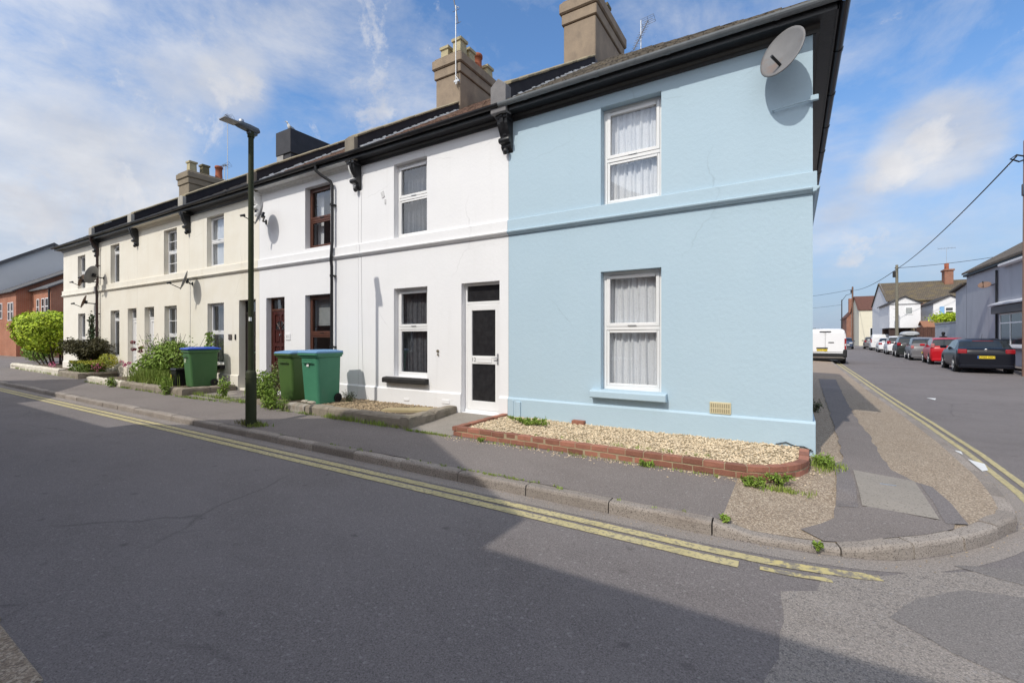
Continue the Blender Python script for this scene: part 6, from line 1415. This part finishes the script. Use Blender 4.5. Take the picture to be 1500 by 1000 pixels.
t = gable('brick_house', 10.3, 15, 122, 136, 6.0, 8.8, 'y', brick_far, tiles_far, 'far red brick house with a tall chimney, seen past the van', wins=[('y', 11.2, 12.4, 3.6, 5.2, 122), ('y', 11.2, 12.4, .8, 2.6, 122)])
mb = MB(); mb.cbox(10.8, 11.8, 123, 124.2, 7, 10.4, .04); mb.build('chimney_stack', brick_far, t)
# poles and wires
def pole(name, x, y, zt, label, m, r=.12, arm=True):
    t = thing(name, (x, y, rz(x, y)), label, 'utility pole', 'telegraph poles of the side street'); mb = MB(); mb.lathe((x, y, rz(x, y) - .1), [(r, 0), (r * .75, zt), (r * .6, zt + .03)], 14); mb.build('pole_shaft', m, t)
    if arm:
        mb = MB(); mb.cbox(x - .32, x - .05, y - .07, y + .07, zt - 1.3, zt - .7, .02); mb.box(x - .16, x + .16, y - .04, y + .04, zt - .45, zt - .35)
        for k in range(8): mb.cyl((x - r - .12 * (k % 2), y, 3 + k * .4), (x + r, y, 3 + k * .4), .012, n=6)
        mb.build('fittings', plast_blk, t)
    return t
wood_p = mat('grey_green_pole', (.17, .155, .12), (.13, .12, .09), 4, .9, .3, 30); wood_b = mat('brown_pole', (.13, .07, .05), (.16, .09, .065), 4, .9); wood_r = mat('reddish_pole', (.27, .155, .11), (.22, .13, .095), 5, .9, .3, 30)
pole('telegraph_pole', 8.42, 50.3, 8.6, 'weathered telegraph pole standing in front of the white rear wing', wood_p, .15)
pole('telegraph_pole', 9.3, 98.5, 11.0, 'dark telegraph pole in front of the far cream house', wood_b, .17)
t = pole('telegraph_pole', 9.2, 119, 10.0, 'thin far telegraph pole left of the red brick house with a lamp arm', trim, .13, False)
mb = MB(); mb.tube([(9.2, 119, 9.6), (10.0, 119, 10.9), (11.0, 119, 11.2)], .05, 6); mb.build('lamp_arm', trim, t)
t = pole('telegraph_pole', 7.57, 18.55, 9.3, 'reddish wooden pole at the right edge of the picture', wood_r, .15, False)
mb = MB(); mb.lathe((7.57, 18.55, 7.0), [(.155, 0), (.16, .02), (.16, .42), (.15, .44)], 14); mb.build('band', mat('dark_grey_band', (.10, .10, .12)), t)
mb = MB(); mb.tube([(7.5, 18.5, 8.5), (7.2, 18.3, 8.55), (7.0, 18.2, 8.4), (7.3, 18.4, 8.3), (7.55, 18.5, 8.4)], .03, 6); mb.build('wire_bracket', plast_blk, t)
def wire(a, b, sag, r, label):
    a, b = Vector(a), Vector(b); mb = MB(); mb.tube([a.lerp(b, k / 16) - Vector((0, 0, sag * 4 * (k / 16) * (1 - k / 16))) for k in range(17)], r, 5)
    return tag(mb.build('overhead_wire', plast_blk), label, 'wire')
wire((7.2, 18.3, 8.5), (8.42, 50.3, 8.1), .35, .028, 'thick black overhead wire from the right edge pole to the telegraph pole')
wire((8.42, 50.3, 8.1), (9.3, 98.5, 10.2), .5, .035, 'overhead wire running on from the nearer to the farther telegraph pole')
wire((9.3, 98.5, 10.4), (-6, 110, 9.8), .4, .03, 'faint overhead wire leading left from the dark far pole behind the blue house')
wire((8.42, 50.3, 8.2), (25, 58, 11.2), .5, .022, 'thin wire crossing the sky above the mossy roof')
wire((9.2, 119, 8.8), (-8, 118, 8.0), .4, .025, 'lowest faint wire leading left behind the white van')
f = MB(); clump(f, (8.75, 17.6, .3), (.5, .9, .42), 700, .09); plant('roadside_weeds', (8.75, 17.6, 0), 'clump of green weeds at the foot of the right edge pole', 'weeds', f, leaf_g)
f = MB(); clump(f, (3.0, 150, 1.5), (10, 2, 2.6), 2500, .5); tag(f.build('distant_trees', leaf_dk), 'dark line of trees at the end of the side street', 'trees', kind='stuff')
# ------------------------------------------------------------------ brick houses at the far left
red_br = brickmat('orange_red_brick', (.36, .12, .06), (.42, .15, .075), (.36, .28, .22)); dk_slate = tilemat('grey_slates', (.10, .10, .105), (.13, .13, .135), (.2, .19, .18))
t = gable('brick_house', -66, -53.0, 3, 13, 5.2, 8.1, 'x', red_br, dk_slate, 'red brick house with white windows at the left picture edge', wins=[('y', -57.9, -57.1, 3.0, 4.35, 3), ('y', -55.3, -54.6, 2.8, 4.3, 3), ('y', -54.4, -53.7, 2.8, 4.3, 3)], over=.3)
t = gable('brick_house', -52.95, -48.1, 3.9, 11.5, 5.25, 7.4, 'x', red_br, dk_slate, 'red brick gabled wing with white arched windows right above the bright hedge', wins=[('y', -51.6, -51.0, 3.2, 4.5, 3.9), ('y', -50.35, -49.65, 3.2, 4.5, 3.9), ('y', -49.4, -48.65, 3.2, 4.5, 3.9)], over=.25)
mb = MB(); mb.tube([(-48.2, 3.8, 0), (-48.2, 3.8, 5.1)], .06, 8); mb.build('downpipe', plast_blk, t)
t = thing('grey_gabled_building', (-66, 8, 0), 'tall pale grey gable wall with a dark verge behind the red brick houses', 'building')
yg, zg = 6.9, 10.2; X = -60.5; mb = MB(); prof = [(-2.5, -.3), (12, -.3), (12, 7.2), (yg, zg), (-2.5, 4.0)]
mb.prism(prof, 'x', X - 14, X); mb.build('wall', mat('grey_gable_render', (.68, .67, .65), (.63, .62, .60), .6, .9), t)
mb = MB()
for a, b in (((-2.8, 3.85), (yg, zg)), ((12.3, 7.05), (yg, zg))): mb.loft([[(x, a[0], a[1]), (x, b[0], b[1]), (x, b[0], b[1] + .3), (x, a[0], a[1] + .3)] for x in (X - 14.2, X + .25)])
mb.build('roof', dk_slate, t)
# houses on the opposite side, whose roofs shade the road
op = brickmat('opposite_brick', (.22, .10, .065), (.27, .12, .08), (.3, .26, .22))
for i, (xc, lab) in enumerate(((-7.93, 'gable-fronted brick house facing the blue house across the road'), (-23.2, 'gable-fronted brick house facing the far end of the terrace across the road'))):
    t = gable('brick_house', xc - 4.45, xc + 4.45, -19, -9.3, 5.62, 8.38, 'y', op, slate, lab, over=.05)
    for a in (-3.2, .9):
        for z in (.6, 3.6):
            mb = MB(); mb.box(xc + a, xc + a + 1.9, -9.32, -9.24, z, z + 1.5); o = mb.build('window', upvc, t); mb = MB(); mb.box(xc + a + .1, xc + a + 1.8, -9.235, -9.23, z + .1, z + 1.4); mb.build('pane', carglass, o)
for x0, x1, ez, lab in ((-3.42, 1.2, 5.02, 'low brick house on the corner across the road'), (-18.6, -12.28, 5.3, 'low brick house between the two gabled ones across the road')):
    t = gable('brick_house', x0, x1, -17, -9.4, ez, ez + 2.2, 'x', op, slate, lab, over=.06)
    mb = MB(); mb.box(x0 + .9, x0 + 2.2, -9.42, -9.34, .7, 2.2); o = mb.build('window', upvc, t); mb = MB(); mb.box(x0 + 1., x0 + 2.1, -9.335, -9.33, .8, 2.1); mb.build('pane', carglass, o)

# ------------------------------------------------------------------ camera, sun, sky
cam = bpy.data.cameras.new('camera'); co = bpy.data.objects.new('camera', cam); COL.objects.link(co); sc.camera = co
co.location = (-.226, -7.10, 1.45); co.rotation_euler = (PI / 2, 0, math.radians(31.68))
cam.sensor_width = 36; cam.lens = 36 * 666 / 1500; cam.shift_y = -6 / 1500; cam.clip_start = .05; cam.clip_end = 6000
AZ, EL = math.radians(10), math.radians(45)
Ld = Vector((math.sin(AZ) * math.cos(EL), math.cos(AZ) * math.cos(EL), -math.sin(EL)))
sun = bpy.data.lights.new('sun', 'SUN'); so_ = bpy.data.objects.new('sun', sun); COL.objects.link(so_)
sun.energy = 2.1; sun.angle = math.radians(.5); sun.color = (1, .945, .85); so_.rotation_euler = Ld.to_track_quat('-Z', 'Y').to_euler(); so_.location = (0, -30, 40)
w = bpy.data.worlds.new('World'); sc.world = w; w.use_nodes = True
class WN(NT):
    def __init__(s, wt): s.t = wt.node_tree; s.t.nodes.clear()
N = WN(w); out = N.n('ShaderNodeOutputWorld'); bg = N.n('ShaderNodeBackground'); bg.inputs['Strength'].default_value = .15
sky = N.n('ShaderNodeTexSky'); sky.sky_type = 'NISHITA'; sky.sun_disc = False; sky.sun_elevation = EL; sky.sun_rotation = math.radians(190); sky.air_density = 1.; sky.dust_density = .6; sky.ozone_density = 1.3
d = N.n('ShaderNodeTexCoord').outputs['Generated']
sp = N.n('ShaderNodeSeparateXYZ'); N.l(d, sp.inputs[0])
# flat cloud deck: direction divided by height
zc = N.n('ShaderNodeMath', operation='MAXIMUM'); zc.inputs[1].default_value = 0.; N.l(sp.outputs[2], zc.inputs[0])
za = N.n('ShaderNodeMath', operation='ADD'); za.inputs[1].default_value = .16; N.l(zc.outputs[0], za.inputs[0])
dv = N.n('ShaderNodeVectorMath', operation='DIVIDE'); cb = N.n('ShaderNodeCombineXYZ')
for k in range(3): N.l(za.outputs[0], cb.inputs[k])
N.l(d, dv.inputs[0]); N.l(cb.outputs[0], dv.inputs[1])
n1 = noise(N, stretch(N, d, (1, 1, 1.7)), 3.6, 11, .64, .25); n2 = noise(N, dv.outputs[0], .55, 4, .5)
def dirpix(px, py):
    th = math.radians(31.68); u, v = (px - 750) / 666., -(py - 494) / 666.
    return Vector((u * math.cos(th) - math.sin(th), u * math.sin(th) + math.cos(th), v)).normalized()
def blob(px, py, r_in, r_out, amt):
    dt = N.n('ShaderNodeVectorMath', operation='DOT_PRODUCT'); N.l(d, dt.inputs[0]); dt.inputs[1].default_value = dirpix(px, py)
    mr = N.n('ShaderNodeMapRange', interpolation_type='SMOOTHSTEP'); N.l(dt.outputs['Value'], mr.inputs[0])
    mr.inputs[1].default_value = math.cos(math.radians(r_out)); mr.inputs[2].default_value = math.cos(math.radians(r_in)); mr.inputs[3].default_value = 0; mr.inputs[4].default_value = amt
    return mr.outputs[0]
def madd(a, b, op='ADD'):
    m = N.n('ShaderNodeMath', operation=op)
    for i, v in enumerate((a, b)):
        if isinstance(v, (int, float)): m.inputs[i].default_value = v
        else: N.l(v, m.inputs[i])
    return m.outputs[0]
CL = [(80, 60, 3, 16, .17), (30, 240, 2, 8, .06), (345, 125, .5, 4., .13), (150, 340, 3, 13, .17), (560, 260, 1, 6, .05), (1370, 205, 1.2, 5.5, .22), (1290, 255, .5, 3, .12), (1250, 365, 1, 6, .10), (1420, 370, 1, 6, .06), (480, 60, 3, 14, .07), (640, 120, 2, 9, .05)]
tot = madd(madd(n1, .72, 'MULTIPLY'), madd(n2, .28, 'MULTIPLY'))
for c_ in CL: tot = madd(tot, blob(*c_))
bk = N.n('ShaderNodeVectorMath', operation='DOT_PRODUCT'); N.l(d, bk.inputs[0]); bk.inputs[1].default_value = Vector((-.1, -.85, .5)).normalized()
bkm = N.n('ShaderNodeMapRange', interpolation_type='SMOOTHSTEP'); N.l(bk.outputs['Value'], bkm.inputs[0]); bkm.inputs[1].default_value = -.05; bkm.inputs[2].default_value = .75  # mask of a bright cloud bank added behind the camera, unseen, for fill light
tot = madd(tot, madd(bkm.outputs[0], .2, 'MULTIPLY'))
cf = ramp(N, tot, [(.49, 0.), (.58, .25), (.68, .62), (.82, .92)])
# towards the horizon the clear air pales
hz = ramp(N, sp.outputs[2], [(0., .95), (.1, .8), (.25, .45), (.42, 0.)])
skyd = mixc(N, 1., sky.outputs[0], (.60, .80, .97), 'MULTIPLY')
skyc = mixc(N, hz, skyd, (1.75, 2.15, 2.85))
shade = ramp(N, noise(N, dv.outputs[0], 3., 5, .55), [(.3, (2.7, 2.85, 3.2)), (.7, (3.75, 3.8, 3.95))])
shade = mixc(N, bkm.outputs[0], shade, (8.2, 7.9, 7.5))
CU = [(1385, 195, .5, 3.2, .30), (1340, 225, .5, 3.0, .28), (1300, 255, .3, 2.4, .22), (345, 128, .3, 2.8, .22), (375, 125, .2, 2., .18), (1235, 365, .3, 2.6, .2), (1290, 352, .3, 1.8, .18), (1255, 395, .3, 2.6, .2), (160, 330, 1, 9, .2), (90, 100, 2, 9, .16)]
nc = noise(N, d, 6., 12, .68, .3); t2 = madd(madd(nc, 1.7, 'MULTIPLY'), -.43)
for c_ in CU: t2 = madd(t2, blob(*c_))
cu = ramp(N, t2, [(.58, 0.), (.68, .45), (.86, .92)])
cush = ramp(N, noise(N, d, 11., 5, .5), [(.35, (2.9, 3.0, 3.3)), (.65, (4.0, 4.0, 4.1))])
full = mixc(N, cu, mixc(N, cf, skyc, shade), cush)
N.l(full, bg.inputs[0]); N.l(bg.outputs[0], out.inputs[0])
sc.view_settings.view_transform = 'Standard'; sc.view_settings.look = 'None'; sc.view_settings.gamma = 1; sc.view_settings.use_curve_mapping = False; sc.view_settings.exposure = .49
sc.cycles.max_bounces = 6; sc.cycles.transparent_max_bounces = 8; sc.cycles.caustics_reflective = False; sc.cycles.caustics_refractive = False
